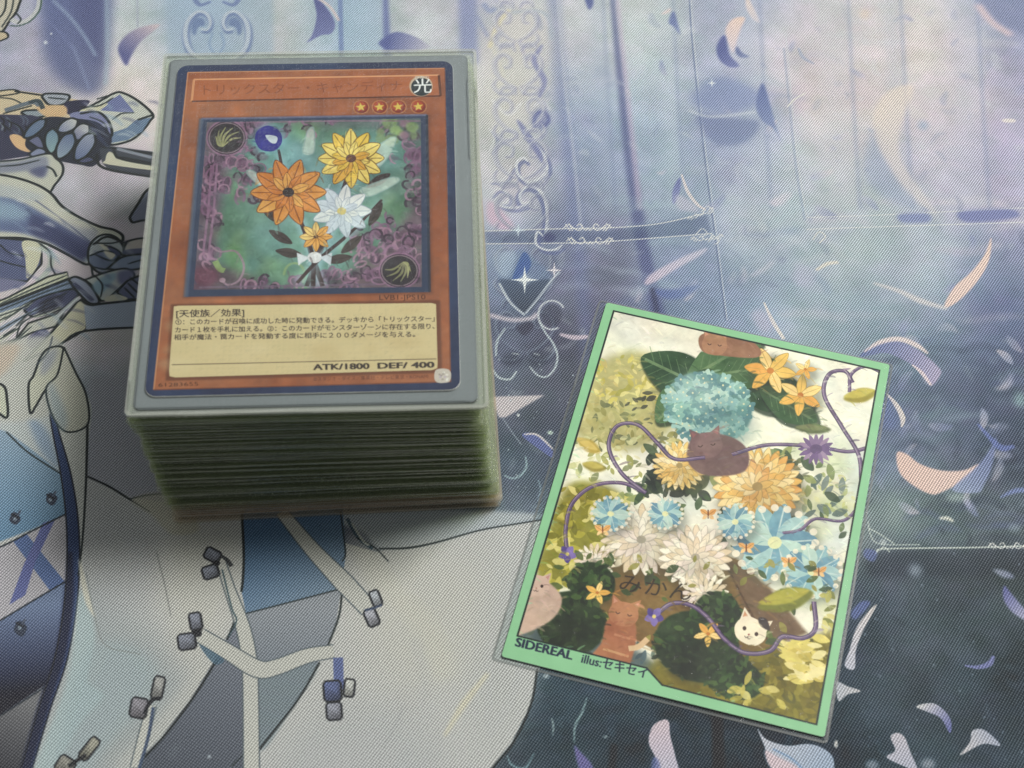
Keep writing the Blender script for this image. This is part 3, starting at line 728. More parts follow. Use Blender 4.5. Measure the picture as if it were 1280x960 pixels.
    clasp(245, 777, 15, 22, -10); clasp(234, 802, 22, 20, -8); c.disc((247, 791), 6, 5, 30, (34, 40, 50)); c.stroke([(240, 790), (252, 786)], 3.4, (34, 40, 50), .95)
    clasp(198, 860, 14, 29, 12, (170, 170, 168)); clasp(174, 885, 21, 25, 10, (150, 146, 156)); c.stroke([(180, 892), (190, 876), (202, 872)], [3, 6, 3], (40, 42, 56), .95)
    clasp(112, 936, 13, 32, 38, (166, 164, 150)); clasp(82, 957, 22, 22, 32, (150, 148, 140)); c.stroke([(86, 958), (98, 950), (108, 944)], 5, (38, 40, 48), .95)
    clasp(470, 748, 12, 20, -22, (186, 190, 200)); clasp(465, 772, 15, 22, -24, (176, 176, 188)); c.stroke([(456, 763), (468, 760), (478, 756)], 3, (70, 80, 120), .9)
    c.stroke([(423, 822), (424, 862)], 12, (108, 112, 172), 1); clasp(437, 860, 13, 22, 6, (200, 202, 198))
    clasp(416, 864, 22, 26, -4, (104, 108, 160)); clasp(418, 889, 19, 22, -4, (156, 156, 172))
    c.stroke([(434, 648), (448, 672), (466, 686)], 4, (70, 90, 110), .85); c.stroke([(446, 672), (468, 684), (486, 702)], 1.8, DK, .8)
    c.stroke([(440, 654), (454, 676), (462, 682)], 3, (200, 204, 196), .9)

    # ---- armour-like plates, upper left (plain faceted shapes)
    LN = (34, 48, 52)
    CRM, PV, PB, PD = (206, 208, 196), (128, 128, 172), (126, 142, 174), (62, 62, 98)
    def plate(P, col, lw=2.4, smooth=True, grad=None):
        c.fill(P, col, 1, 0, smooth=smooth, grad=grad)
        c.stroke(P, lw * 1.15, LN, .97, closed=True, smooth=smooth)
    # curl in the corner
    plate([(-40, -30), (24, -20), (23, 8), (12, 26), (-2, 42), (-40, 50)], (206, 200, 182))
    c.stroke([(8, -10), (6, 12), (-4, 26)], 2.2, LN, .9); c.stroke([(18, -10), (14, 14), (2, 34)], 2, LN, .8)
    c.stroke([(50, -12), (48, 10), (36, 24), (24, 28), (14, 24)], 6, (206, 208, 208), .9); c.stroke([(52, -12), (50, 11), (38, 26), (24, 32), (12, 32)], 2, (70, 96, 92), .9)
    c.stroke([(20, 16), (26, 24), (22, 30)], 2, LN, .8); plate([(-10, 40), (6, 40), (10, 46), (0, 51), (-10, 50)], (206, 190, 160), 2)
    # top band
    c.fill([(-40, 114), (14, 112), (60, 118), (110, 127), (100, 146), (60, 150), (-40, 150)], (212, 196, 164), 1, 0, smooth=False)
    c.stroke([(-20, 117), (14, 112), (24, 116), (0, 120), (-20, 121)], 2, LN, .95); c.stroke([(18, 114), (52, 119)], 2.4, LN, .95)
    c.stroke([(0, 122), (16, 124), (30, 131)], 1.8, LN, .85); c.stroke([(6, 138), (40, 128), (50, 132)], 6, (110, 120, 134), 1); c.stroke([(4, 142), (40, 132)], 2, LN, .95)
    plate([(52, 121), (58, 117), (86, 119), (80, 130), (62, 131)], (166, 170, 184), 2.4); plate([(26, 141), (34, 138), (62, 138), (60, 144), (40, 147)], (150, 160, 172), 2.4)
    c.fill([(84, 127), (112, 126), (98, 142), (86, 143), (80, 136)], (52, 48, 88), 1, .5)
    c.fill([(46, 134), (80, 132), (82, 144), (62, 148)], (216, 184, 140), 1, 1); c.stroke([(36, 128), (48, 126), (54, 136)], 5, (62, 76, 88), .95)
    # facetted gem guard
    plate([(97, 140), (122, 128), (144, 116), (156, 117), (174, 127), (191, 143), (187, 152), (176, 166), (162, 176), (138, 181), (124, 172), (112, 150)], (200, 204, 194), 2.6)
    c.fill([(150, 118), (168, 140), (150, 140), (126, 138), (134, 128)], (120, 122, 176), 1, .5, smooth=False)
    c.fill([(170, 150), (189, 147), (178, 164), (160, 175), (138, 179), (140, 166), (158, 160)], (116, 132, 168), 1, .5, smooth=False)
    c.fill([(100, 138), (134, 129), (126, 137), (112, 142)], (206, 204, 176), 1, .5); c.stroke([(172, 150), (190, 144)], 3, LN, .9)
    c.stroke([(121, 124), (146, 116)], 2, LN, .9)
    # dark hollow and overlapping lozenge plates
    c.fill([(-40, 142), (40, 144), (70, 152), (60, 176), (44, 194), (-40, 206)], (64, 62, 96), 1, 0, smooth=False)
    for k in range(12):
        x = rl.uniform(-2, 34); y = rl.uniform(144, 164)
        c.stroke([(x, y), (x + 5, y + 5), (x + 4, y + 11)], 1.8, scatter([(140, 150, 160), (30, 36, 50), (96, 106, 130)]), .9)
    c.fill([(12, 170), (24, 169), (42, 182), (36, 190), (20, 184)], (222, 186, 140), 1, .6)
    c.fill([(88, 142), (124, 140), (138, 152), (138, 172), (124, 176), (100, 160)], (134, 134, 178), 1, 0); c.stroke([(100, 142), (122, 140), (136, 152), (140, 168), (132, 178)], 3, LN, .95)
    c.stroke([(112, 146), (130, 154), (136, 170)], 2, LN, .7)
    c.fill([(54, 148), (92, 148), (124, 154), (140, 176), (120, 206), (100, 206), (70, 200), (40, 190), (32, 176)], (46, 50, 78), 1, .6)
    def lozenge(p, q, wd, c1, c2):
        P, Q = np.array(p, float), np.array(q, float)
        d = Q - P; nrm = np.array([-d[1], d[0]]) / np.linalg.norm(d) * wd / 2
        pts = [P, P + d * .25 + nrm, P + d * .7 + nrm, Q, P + d * .7 - nrm, P + d * .25 - nrm]
        plate(pts, c1, 2.4, grad=(tuple(P), tuple(Q), c2))
    lozenge((58, 149), (30, 172), 12, (116, 126, 156), (104, 120, 160))
    lozenge((98, 150), (72, 164), 13, (206, 206, 198), (126, 132, 170))
    lozenge((112, 156), (90, 174), 15, (200, 200, 196), (110, 112, 152))
    lozenge((66, 160), (64, 192), 16, (116, 136, 166), (146, 172, 178))
    lozenge((92, 166), (72, 198), 17, (104, 112, 154), (152, 166, 184))
    lozenge((118, 166), (94, 200), 17, (160, 164, 184), (104, 112, 156))
    plate([(34, 176), (48, 170), (55, 182), (50, 186)], (110, 110, 148), 2.2); plate([(36, 192), (48, 185), (58, 190), (44, 200)], (140, 144, 178), 2.2)
    plate([(96, 202), (110, 196), (118, 200), (106, 204)], (86, 86, 126), 2)
    # bar running under the card
    c.fill([(124, 186), (134, 182), (240, 196), (236, 226), (136, 212), (128, 204)], (72, 76, 90), 1, 0, smooth=False)
    c.fill([(136, 190), (146, 194), (152, 200), (240, 212), (240, 218), (138, 206), (132, 200)], (204, 202, 180), 1, .4)
    c.stroke([(128, 184), (190, 192), (240, 199)], 2.6, LN, .95); c.stroke([(120, 192), (130, 210), (190, 221), (240, 228)], 3.4, LN, .95); c.stroke([(142, 188), (150, 198), (190, 206), (240, 212)], 3, LN, .9)
    c.stroke([(146, 186), (190, 197)], 4, (160, 164, 180), .8)
    # draped cuff
    plate([(-40, 204), (20, 200), (60, 192), (70, 198), (78, 206), (78, 218), (68, 232), (62, 240), (50, 234), (28, 226), (-40, 222)], (196, 198, 184), 2.4)
    c.fill([(-40, 206), (20, 202), (58, 196), (56, 222), (40, 214), (10, 216), (-40, 218)], (138, 142, 164), .9, 2)
    c.fill([(36, 214), (58, 208), (52, 222)], (84, 84, 130), .8, 2); c.stroke([(58, 208), (66, 212), (71, 221)], 2.4, LN, .9)
    # long tapering plate
    plate([(-40, 214), (10, 220), (44, 230), (64, 242), (78, 258), (100, 272), (124, 283), (144, 288), (154, 298), (140, 316), (112, 330), (100, 327), (84, 318), (58, 305), (30, 298), (-40, 288)], (202, 204, 190), 2.8)
    c.fill([(-40, 246), (4, 246), (30, 254), (62, 272), (96, 292), (116, 304), (110, 326), (92, 320), (62, 302), (30, 292), (-40, 282)], (108, 118, 166), .95, 2, grad=((10, 256), (100, 316), (84, 84, 136)))
    c.fill([(-30, 248), (10, 252), (40, 268), (20, 276), (-30, 268)], (158, 178, 204), .8, 5)
    c.fill([(-40, 226), (10, 232), (40, 240), (56, 246), (40, 252), (10, 246), (-40, 240)], (176, 186, 202), .5, 3)
    c.fill([(76, 276), (106, 282), (122, 292), (114, 302), (96, 292)], (176, 178, 196), .8, 2)
    c.fill([(104, 322), (112, 320), (110, 328)], (190, 206, 200), .9)
    c.fill([(40, 268), (70, 284), (100, 306), (112, 322), (100, 324), (70, 306), (40, 292)], (66, 66, 116), .75, 3)
    c.stroke([(44, 250), (80, 276), (112, 302)], 2, (96, 100, 140), .7, f=.6); c.stroke([(84, 276), (104, 276), (122, 290)], 1.6, (150, 154, 170), .8)
    c.stroke([(-10, 300), (30, 301), (60, 308)], 3, (206, 214, 206), .8, f=.6)
    c.fill([(60, 250), (84, 268), (116, 284), (96, 284), (70, 270)], (216, 216, 202), .8, 3)
    # ball joint
    c.disc((133, 318), 23, 25, col=(176, 182, 190)); c.ring((133, 318), 23, 25, 2.8, LN, .95)
    c.fill([(112, 322), (130, 312), (150, 316), (138, 334), (118, 334)], (120, 128, 164), 1, .6); c.fill([(122, 302), (136, 310), (132, 314)], (214, 212, 196), 1)
    c.stroke([(116, 306), (134, 296), (156, 304)], 3, LN, .95); c.stroke([(120, 304), (140, 304), (156, 300)], 2.2, LN, .9); c.stroke([(112, 320), (130, 314), (148, 320), (136, 336), (116, 334)], 2.4, LN, .9)
    c.stroke([(136, 308), (152, 320)], 5, (84, 86, 130), .9); c.fill([(130, 314), (144, 318), (138, 324)], (222, 218, 200), 1)
    plate([(158, 302), (176, 298), (200, 300), (200, 314), (158, 316)], (198, 192, 186), 2.4); c.fill([(158, 312), (200, 310), (200, 316), (158, 318)], (96, 98, 138), .9)
    plate([(134, 336), (152, 322), (174, 318), (200, 318), (200, 330), (160, 338)], (140, 150, 184), 2.4)
    c.stroke([(114, 330), (118, 346), (134, 344)], 2.4, LN, .9)
    plate([(162, 272), (172, 256), (186, 236), (210, 230), (210, 268), (176, 276), (166, 278)], (142, 144, 172), 2.6)
    # lower left facets
    plate([(-40, 294), (28, 300), (52, 306), (52, 330), (34, 352), (-40, 344)], (96, 98, 142), 2.4, smooth=False)
    c.fill([(28, 302), (50, 306), (48, 330), (34, 348), (32, 326)], (206, 206, 180), 1, .6); c.stroke([(0, 306), (12, 316), (30, 320)], 2, LN, .8); c.stroke([(0, 326), (14, 330), (32, 334)], 2, LN, .8)
    c.stroke([(50, 308), (62, 316), (64, 330), (56, 344), (46, 352)], 7, (186, 196, 188), .95); c.stroke([(52, 306), (63, 316), (64, 332), (70, 344)], 2, LN, .9)
    c.fill([(-40, 346), (34, 354), (-40, 372)], (126, 124, 160), 1, 1)
    # fan of blades
    plate([(-40, 392), (10, 372), (60, 346), (84, 340), (86, 348), (40, 366), (-10, 386), (-40, 398)], (204, 206, 182), 2.2, smooth=False)
    plate([(-40, 398), (20, 376), (84, 350), (100, 352), (84, 366), (40, 376), (-40, 420)], (126, 138, 170), 2.2, smooth=False)
    plate([(30, 388), (46, 374), (86, 362), (100, 366), (78, 386), (44, 396)], (82, 82, 122), 2.4)
    for k, (a_, b_) in enumerate([((-20, 412), (40, 378)), ((-20, 424), (36, 392)), ((-20, 436), (24, 410)), ((36, 392), (70, 376)), ((42, 396), (76, 384)), ((-20, 402), (36, 382))]):
        c.stroke([a_, b_], [4, 8, 3], scatter([(150, 160, 184), (90, 94, 132), (196, 200, 186)]), .95); c.stroke([a_, b_], 1.8, LN, .9)
    plate([(-40, 444), (20, 424), (36, 404), (72, 392), (84, 384), (70, 408), (40, 416), (0, 436)], (196, 198, 186), 2.4, smooth=False)
    c.fill([(34, 424), (52, 412), (62, 420), (40, 436)], (92, 90, 134), 1, 1)
    plate([(30, 452), (66, 414), (96, 378), (104, 374), (112, 382), (108, 412), (76, 430)], (212, 210, 184), 2.6, smooth=False)
    c.fill([(105, 382), (170, 376), (200, 374), (200, 410), (160, 410), (108, 412)], (172, 180, 206), 1, 0, smooth=False)
    c.stroke([(100, 374), (112, 381), (134, 379), (200, 372)], 3.4, LN, .95); c.stroke([(30, 451), (76, 430), (106, 414), (200, 408)], 3.2, LN, .95); c.stroke([(72, 396), (98, 372)], 5, (196, 200, 206), .95)
    plate([(86, 350), (94, 346), (108, 352), (120, 366), (124, 378), (112, 379), (98, 366)], (150, 154, 182), 2.6)
    c.stroke([(92, 354), (106, 366), (116, 376)], 5, (78, 80, 118), .95)
    plate([(106, 350), (134, 340), (158, 336), (168, 346), (150, 360), (130, 376), (122, 370), (116, 358)], (196, 202, 200), 2.4)
    c.fill([(116, 356), (138, 342), (146, 346), (126, 368)], (146, 170, 200), .9, 2); c.fill([(148, 340), (168, 338), (164, 350), (150, 356)], (110, 108, 156), .9, 2)
    plate([(146, 366), (158, 352), (176, 344), (200, 346), (200, 374), (158, 374)], (116, 118, 156), 2.4, smooth=False); c.stroke([(160, 354), (172, 366)], 2, LN, .9); c.stroke([(156, 360), (168, 372)], 2, LN, .9)
    c.fill([(132, 372), (146, 368), (160, 374), (134, 377)], (208, 208, 190), 1)
    for P in ([(0, 380), (40, 362), (84, 344)], [(0, 388), (44, 370), (92, 352)], [(6, 400), (30, 384), (46, 374)], [(20, 408), (36, 392)], [(50, 380), (66, 374), (84, 366)], [(48, 390), (70, 382)], [(60, 372), (54, 388), (60, 394)], [(0, 432), (20, 424), (40, 408)], [(20, 424), (26, 406), (40, 396)], [(4, 420), (20, 410)], [(118, 344), (128, 356), (126, 372)], [(162, 346), (174, 356)], [(130, 306), (146, 312), (156, 322)], [(118, 318), (140, 326), (152, 318)], [(160, 330), (180, 324)], [(12, 152), (24, 158), (30, 168)], [(4, 156), (14, 164)], [(60, 122), (82, 124)], [(100, 134), (124, 132), (142, 122)], [(140, 150), (152, 142), (168, 141)], [(0, 208), (24, 206), (50, 200)], [(150, 196), (170, 200), (190, 204)]):
        c.stroke(P, 2.2, LN, .85, taper=.4)
    c.fill([(52, 376), (80, 368), (70, 386), (48, 392)], (44, 44, 76), .7, 2)
    for k in range(70):
        t = rl.random()
        x, y = rl.choice([(rl.uniform(0, 110), 250 + rl.uniform(0, 60)), (rl.uniform(0, 180), 380 + rl.uniform(-30, 40)), (rl.uniform(100, 188), 124 + rl.uniform(0, 50)), (rl.uniform(110, 180), 300 + rl.uniform(0, 60)), (rl.uniform(0, 60), 300 + rl.uniform(0, 60))])
        L = rl.uniform(10, 30)
        an = rl.uniform(.1, .9)
        c.stroke([(x, y), (x + L * .5 * math.cos(an), y + L * .5 * math.sin(an) - 2), (x + L * math.cos(an), y + L * math.sin(an))], rl.uniform(2, 6), rl.choice([(88, 92, 140), (226, 230, 228), (150, 170, 200), (66, 68, 110), (206, 210, 216)]), rl.uniform(.25, .5), taper=1, f=1.2)
    # hanging cloth points
    c.fill([(-40, 440), (20, 424), (60, 420), (80, 432), (90, 470), (60, 520), (-40, 520)], (198, 200, 192), .9, 3)
    c.fill([(-40, 446), (22, 430), (14, 456), (0, 470), (-40, 490)], (206, 186, 166), .7, 4)
    plate([(50, 448), (60, 436), (78, 434), (80, 450), (70, 474), (58, 486), (46, 506), (38, 516), (36, 482), (42, 470)], (206, 208, 190), 2.4)
    c.fill([(54, 446), (72, 436), (66, 456), (52, 470)], (156, 160, 180), .7, 3)
    plate([(80, 434), (94, 464), (108, 494), (110, 530), (84, 540), (66, 520), (58, 486), (72, 468)], (208, 208, 194), 2)
    c.fill([(64, 478), (72, 490), (84, 520), (80, 540), (66, 520), (60, 490)], (168, 182, 194), .7, 3)
    plate([(-20, 476), (4, 482), (9, 500), (9, 522), (-4, 516), (-20, 520)], (204, 208, 188), 2.6)
    c.stroke([(66, 420), (60, 440), (46, 456)], 2, (70, 80, 96), .7)
    # ink strength: the white yarn of the crests lifts every colour, so the ink itself is printed a little deeper
    g = c.img.mean(2, keepdims=True)
    c.img = np.clip(g + (c.img - g) * 1.0, 0, 255)
    b_ = np.clip(c.img[..., 2] - c.img[..., 0], 0, 80)
    c.img[..., 0] -= .10 * b_; c.img[..., 1] += .05 * b_; c.img[..., 2] -= .10 * b_
    c.img *= np.array((.985, .995, .985), np.float32)
    lin = (c.img / 255.0) ** 2.2
    lum = lin.mean(2, keepdims=True)
    lin = np.clip(lin / 0.93 * np.clip((lum - YARN_MEAN * 0.7) / lum, 0.3, 1), 0.004, 1)
    c.img = lin ** (1 / 2.2) * 255.0
    return c.image("playmat_print")
# ------------------------------------------------------------------ face print of the top card (59 x 86 mm)
CARD_PPMM = 16


def paint_card():
    w, h = 59 * CARD_PPMM, 86 * CARD_PPMM
    H = hom([(225, 79), (566.3, 77.5), (180, 497), (573.6, 488)], [(0, 0), (w, 0), (0, h), (w, h)])
    c = Canvas(w, h, H, (44, 54, 86))
    rng = np.random.default_rng(21)
    rl = random.Random(9)
    c.mottle(260, 20, rng, tint=(.3, .8, 1.0))
    # orange frame
    FR = [(237.5, 88), (556, 86.5), (561, 478), (192, 488)]
    reg = c.cover([c.to(FR)])
    x0, x1, y0, y1, mk = reg
    base = np.zeros((h, w, 3), np.float32); base[:] = (160, 96, 62)
    n1 = fbm(h, w, 200, rng, 5)[..., None]; n2 = fbm(h, w, 70, rng, 4)[..., None]
    base += n1 * np.array((26, 30, 26), np.float32) + n2 * np.array((24, 12, 4), np.float32)
    v = c.img[y0:y1, x0:x1]
    v += mk[..., None] * (base[y0:y1, x0:x1] - v)
    FRc = FR + FR[:1]
    for i in range(4):
        c.stroke([FRc[i], FRc[i + 1]], 1.6, (214, 150, 104), .8)
    c.stroke([FR[1], FR[2]], 1.4, (120, 60, 34), .8); c.stroke([FR[2], FR[3]], 1.6, (110, 56, 34), .8)
    # name panel: bevelled
    a, b, d, e = (245, 97), (549, 95), (551, 121), (242, 124.5)
    c.fill([a, b, d, e], (188, 106, 60), .55, 0, smooth=False)
    c.stroke([a, b], 2.2, (226, 164, 116), .9); c.stroke([a, e], 2.6, (222, 160, 112), .85)
    c.stroke([e, d], 2.2, (86, 42, 26), .9); c.stroke([b, d], 2.6, (84, 44, 30), .85)
    c.text("トリックスター・キャンディナ", (257, 116), (504, 113.5), 11, (122, 66, 40), .62)
    # attribute badge
    c.disc((527, 108.5), 14.5, 13, col=(198, 176, 150), f=.4); c.disc((527.5, 109.5), 12.8, 11.3, col=(40, 48, 52))
    c.text("光", (518, 115.5), (540, 115.2), 14, (236, 236, 232), 1, bold=.012)
    c.text("ひかり", (519.5, 99.4), (537, 99.2), 3.4, (226, 226, 222), .9)
    # level stars
    for x in (453, 476, 499, 524):
        c.disc((x, 134), 9.4, 8.2, col=(126, 44, 30)); c.disc((x - 1.5, 132.5), 7.5, 6.2, col=(176, 78, 44), f=1.2)
        P = []
        for k in range(10):
            r_ = 6.6 if k % 2 == 0 else 2.7
            t = math.radians(-96 + 36 * k)
            P.append((x - .5 + r_ * math.cos(t), 134 + r_ * .88 * math.sin(t)))
        c.fill(P, (218, 190, 84), 1, smooth=False); c.ring((x, 134), 9.4, 8.2, 1, (206, 150, 80), .7)
    # picture frame
    PF = [(254, 146.5), (534, 144.5), (536, 366), (233, 371)]
    PI = [(261, 151), (526.5, 149), (526.5, 359.5), (243, 362)]
    c.fill([(PF[0][0] - 3, PF[0][1] - 2), (PF[1][0] + 4, PF[1][1] - 1), (PF[2][0] + 4, PF[2][1] + 3), (PF[3][0] - 4, PF[3][1] + 2)], (96, 52, 36), .55, 2, smooth=False)
    c.fill(PF, (52, 62, 88), 1, 0, smooth=False)
    c.stroke([PF[0], PF[1]], 3, (108, 110, 140), .8, f=.5); c.stroke([PF[0], PF[3]], 5, (84, 96, 118), .8, f=.8); c.stroke([PF[1], PF[2]], 3, (34, 42, 62), .8)
    # picture: glowing green garden inside a purple filigree frame, a posy of blossoms in the middle
    m = np.zeros((h, w), np.float32)
    rg = c.cover([c.to(PI)]); m[rg[2]:rg[3], rg[0]:rg[1]] = rg[4]
    c.clip = m
    c.fill([(200, 120), (600, 120), (600, 400), (200, 400)], (92, 128, 108), 1, 0, smooth=False)
    for k in range(150):
        x, y = rl.uniform(240, 536), rl.uniform(150, 366)
        c.disc((x, y), rl.uniform(8, 26), rl.uniform(7, 18), rl.uniform(0, 180), scatter([(112, 158, 104), (78, 118, 84), (96, 140, 132), (126, 156, 142), (140, 172, 112), (66, 92, 84)]), rl.uniform(.25, .55), 4)
    c.disc((395, 255), 74, 84, 0, (142, 182, 186), .55, 22); c.disc((345, 200), 40, 46, 0, (120, 176, 190), .5, 12); c.disc((470, 190), 50, 30, 0, (110, 160, 166), .45, 12)
    PU, PL, PDk = (104, 74, 98), (150, 112, 138), (62, 46, 62)
    c.fill([(240, 140), (320, 140), (300, 190), (282, 230), (272, 300), (262, 370), (230, 372)], PU, .75, 5)
    c.fill([(236, 330), (300, 340), (330, 366), (232, 374)], (84, 50, 72), .7, 6)
    c.fill([(536, 250), (510, 270), (470, 320), (430, 345), (400, 372), (540, 374)], (112, 78, 96), .75, 6)
    c.fill([(300, 140), (540, 138), (540, 172), (470, 160), (400, 158)], (96, 88, 98), .55, 6)
    c.fill([(506, 150), (536, 150), (536, 250), (520, 230), (514, 190)], (84, 96, 98), .6, 5)
    for (gx0, gx1, gy0, gy1, nn) in ((262, 330, 190, 250, 22), (440, 526, 270, 352, 46), (400, 450, 336, 362, 12), (320, 420, 148, 168, 14), (480, 530, 160, 200, 12), (250, 275, 200, 350, 26), (510, 528, 190, 300, 24), (290, 420, 350, 362, 22), (300, 330, 150, 190, 10), (440, 526, 280, 352, 40), (262, 320, 195, 240, 24)):
        for k in range(nn):
            x, y = rl.uniform(gx0, gx1), rl.uniform(gy0, gy1)
            c.disc((x, y), rl.uniform(4, 9), rl.uniform(3, 7), 0, scatter([PU, PDk, (120, 84, 110)]), .5, 1.5); c.ring((x, y), rl.uniform(4, 9), rl.uniform(3, 7), rl.uniform(1.6, 3.2), scatter([PL, (132, 98, 124), (168, 130, 150), PDk]), .85, rl.uniform(0, 180), 0, rl.uniform(180, 340))
    for k in range(14):
        x, y = rl.uniform(470, 528), rl.uniform(150, 176)
        c.disc((x, y), rl.uniform(4, 9), rl.uniform(4, 7), 0, scatter([(134, 160, 100), (150, 176, 112), (150, 112, 130), (120, 140, 96)]), .8, 1)
    for off in (0, 7):
        c.stroke([(266 + off, 205), (262 + off, 260), (256 + off, 310), (258 + off, 322), (266 + off, 324)], 2.6, PL, .85)
    c.stroke([(290, 152), (420, 151), (526, 152)], 2, PL, .7); c.stroke([(250, 359), (400, 357), (470, 356)], 3, (118, 98, 118), .7)
    c.stroke([(264, 306), (276, 314), (296, 314), (306, 332), (300, 350), (286, 356), (278, 350)], 2.6, (156, 126, 142), .85)
    c.disc((279, 350), 4, 3, col=(168, 140, 152)); c.stroke([(270, 326), (276, 336), (282, 338)], 7, (136, 158, 98), .9)
    c.disc((258, 345), 18, 12, 0, (104, 56, 76), .8, 3)
    c.ring((369, 344), 13, 15, 3, (146, 168, 118), .8, 0, 180, 400)
    # round medallions with leaf sprays
    for cx, cy, sg in ((285.5, 171, 1), (499, 339, -1)):
        c.disc((cx, cy), 26, 23, 0, PL, .9, .6); c.disc((cx, cy), 24, 21, 0, PDk); c.disc((cx, cy), 22, 19, 0, (48, 40, 46)); c.ring((cx, cy), 22, 19, 1.6, (140, 120, 128), .9)
        for k in range(6):
            an = math.radians((-170 + 34 * k) if sg > 0 else (-185 + 36 * k))
            bx, by = cx - sg * 5, cy + sg * 11
            tx, ty = cx + sg * 2 + 16 * math.cos(an), cy + 14 * math.sin(an) * sg
            mx, my = (bx + tx) / 2 + 5 * math.sin(an) * sg, (by + ty) / 2 - 4 * math.cos(an)
            c.stroke([(bx, by), (mx, my), (tx, ty)], [.8, 3.0, .8], scatter([(158, 158, 108), (140, 138, 100), (172, 170, 122)]), .95)
    # posy: dark stems gathered low, three big blossoms, pale grass blades, a blue bell
    for P, wd in (([(440, 204), (420, 268), (398, 322), (384, 358)], [4, 5, 6, 5]), ([(362, 240), (380, 284), (392, 322), (404, 358)], [4, 5, 6, 5]), ([(426, 266), (404, 306), (394, 326), (392, 358)], [4, 5, 6, 5]), ([(350, 186), (360, 232), (386, 300), (394, 326)], [3, 4, 4, 4]), ([(478, 250), (440, 290), (400, 324), (372, 354)], [3, 4, 5, 4])):
        c.stroke(P, [x + 7 for x in wd], (170, 206, 214), .4, f=3); c.stroke(P, wd, (64, 46, 48), 1)
    for p_, an in (((352, 296), 30), ((440, 306), 140), ((362, 316), 10), ((424, 324), 170), ((470, 268), 120), ((336, 262), 60), ((474, 226), -30)):
        c.leaf(p_, 34, an, 12, (70, 58, 56), 1, (40, 32, 36))
    c.disc((394, 322), 9, 7, 0, (226, 226, 224)); c.fill([(388, 322), (372, 316), (374, 332)], (216, 220, 222), 1, 0, smooth=False); c.fill([(400, 322), (416, 316), (414, 332)], (206, 212, 218), 1, 0, smooth=False)
    for P in ([(440, 214), (480, 178), (496, 174), (480, 204), (446, 226)], [(452, 236), (490, 222), (498, 228), (462, 246)], [(344, 230), (316, 212), (312, 218), (338, 240)], [(380, 190), (386, 164), (394, 160), (394, 190)]):
        c.fill(P, (206, 220, 206), .75, .8); c.stroke(P, 1.4, (150, 176, 170), .8, closed=True)
    def bloom(cx, cy, R, n, cols, edge, core, layers=2):
        for j in range(layers):
            rr = R * (1 - .42 * j)
            for k in range(n):
                t = math.radians(360 / n * k + 14 * j)
                p_ = (cx + rr * .55 * math.cos(t), cy + rr * .46 * math.sin(t))
                an = math.degrees(math.atan2(.85 * math.sin(t), math.cos(t)))
                c.leaf(p_, rr * .98, an, rr * .46, edge, 1); c.leaf(p_, rr * .93, an, rr * .4, cols[rl.randrange(len(cols))], 1, edge)
        c.disc((cx, cy), R * .16, R * .13, 0, core)
    bloom(428, 264, 36, 9, [(226, 230, 226), (206, 214, 220), (236, 238, 232)], (160, 172, 184), (214, 196, 120))
    bloom(362, 240, 46, 10, [(220, 150, 70), (228, 170, 86), (212, 136, 62)], (126, 70, 30), (54, 42, 40))
    bloom(440, 198, 40, 12, [(232, 196, 78), (224, 172, 66), (240, 216, 118)], (120, 88, 34), (96, 56, 40))
    bloom(396, 296, 20, 8, [(228, 170, 86), (240, 208, 128)], (126, 70, 30), (90, 60, 40), 1)
    c.disc((338, 172), 20, 19, 0, (130, 190, 206), .6, 4)
    c.fill([(324, 162), (338, 156), (352, 164), (354, 178), (344, 188), (328, 186), (321, 174)], (44, 42, 134), 1); c.fill([(334, 168), (348, 170), (347, 178), (340, 177)], (206, 214, 220), 1)
    for k in range(900):
        x, y = rl.uniform(238, 534), rl.uniform(146, 368)
        q = c.to([(x, y)])[0]
        if not (2 < q[0] < w - 2 and 2 < q[1] < h - 2):
            continue
        col = c.img[int(q[1]), int(q[0])] * rl.choice([.82, .9, 1.08, 1.16])
        an, L = rl.uniform(0, 6.28), rl.uniform(4, 12)
        c.stroke([(x, y), (x + L * .5 * math.cos(an), y + L * .5 * math.sin(an) - 1), (x + L * math.cos(an), y + L * math.sin(an))], rl.uniform(.8, 2.6), col, rl.uniform(.25, .5), taper=1, n=3)
    c.clip = None
    c.mottle(34, 20, rng, m, n=4)
    c.mottle(120, 22, rng, m, tint=(.8, 1, .8), n=3)
    c.mottle(26, 5, rng, n=2)
    c.text("LVB1-JPS10", (474, 375.5), (531, 375), 6.4, (66, 34, 22), .95)
    # text box
    TB = [(217, 383), (544, 379.5), (546, 463), (211, 473)]
    c.fill([(214, 380), (549, 376), (551, 467), (207, 477)], (106, 62, 42), .85, 1.2, smooth=False)
    c.fill([(218, 383), (224, 382), (538, 379.6), (544, 381), (545.5, 455), (545, 461), (539, 463.4), (219, 472.6), (212, 471), (211.5, 464)], (216, 198, 150), 1, 0, smooth=False)
    for k in range(40):
        x, y = rl.uniform(216, 540), rl.uniform(384, 468)
        c.disc((x, y), rl.uniform(8, 24), rl.uniform(5, 10), rl.uniform(-10, 10), scatter([(226, 210, 166), (200, 178, 128), (206, 190, 142)]), .3, 4)
    INK = (58, 46, 40)
    c.text("[天使族／効果]", (221, 396), (306, 394.6), 7.4, INK, .95, bold=.012)
    c.text("①：このカードが召喚に成功した時に発動できる。デッキから「トリックスター」", (220, 405.5), (542, 402), 5.6, INK, .9, bold=.006)
    c.text("カード１枚を手札に加える。②：このカードがモンスターゾーンに存在する限り、", (219.5, 415.5), (542, 411.5), 5.6, INK, .9, bold=.006)
    c.text("相手が魔法・罠カードを発動する度に相手に２００ダメージを与える。", (218, 424.8), (518, 421.4), 5.6, INK, .9, bold=.006)
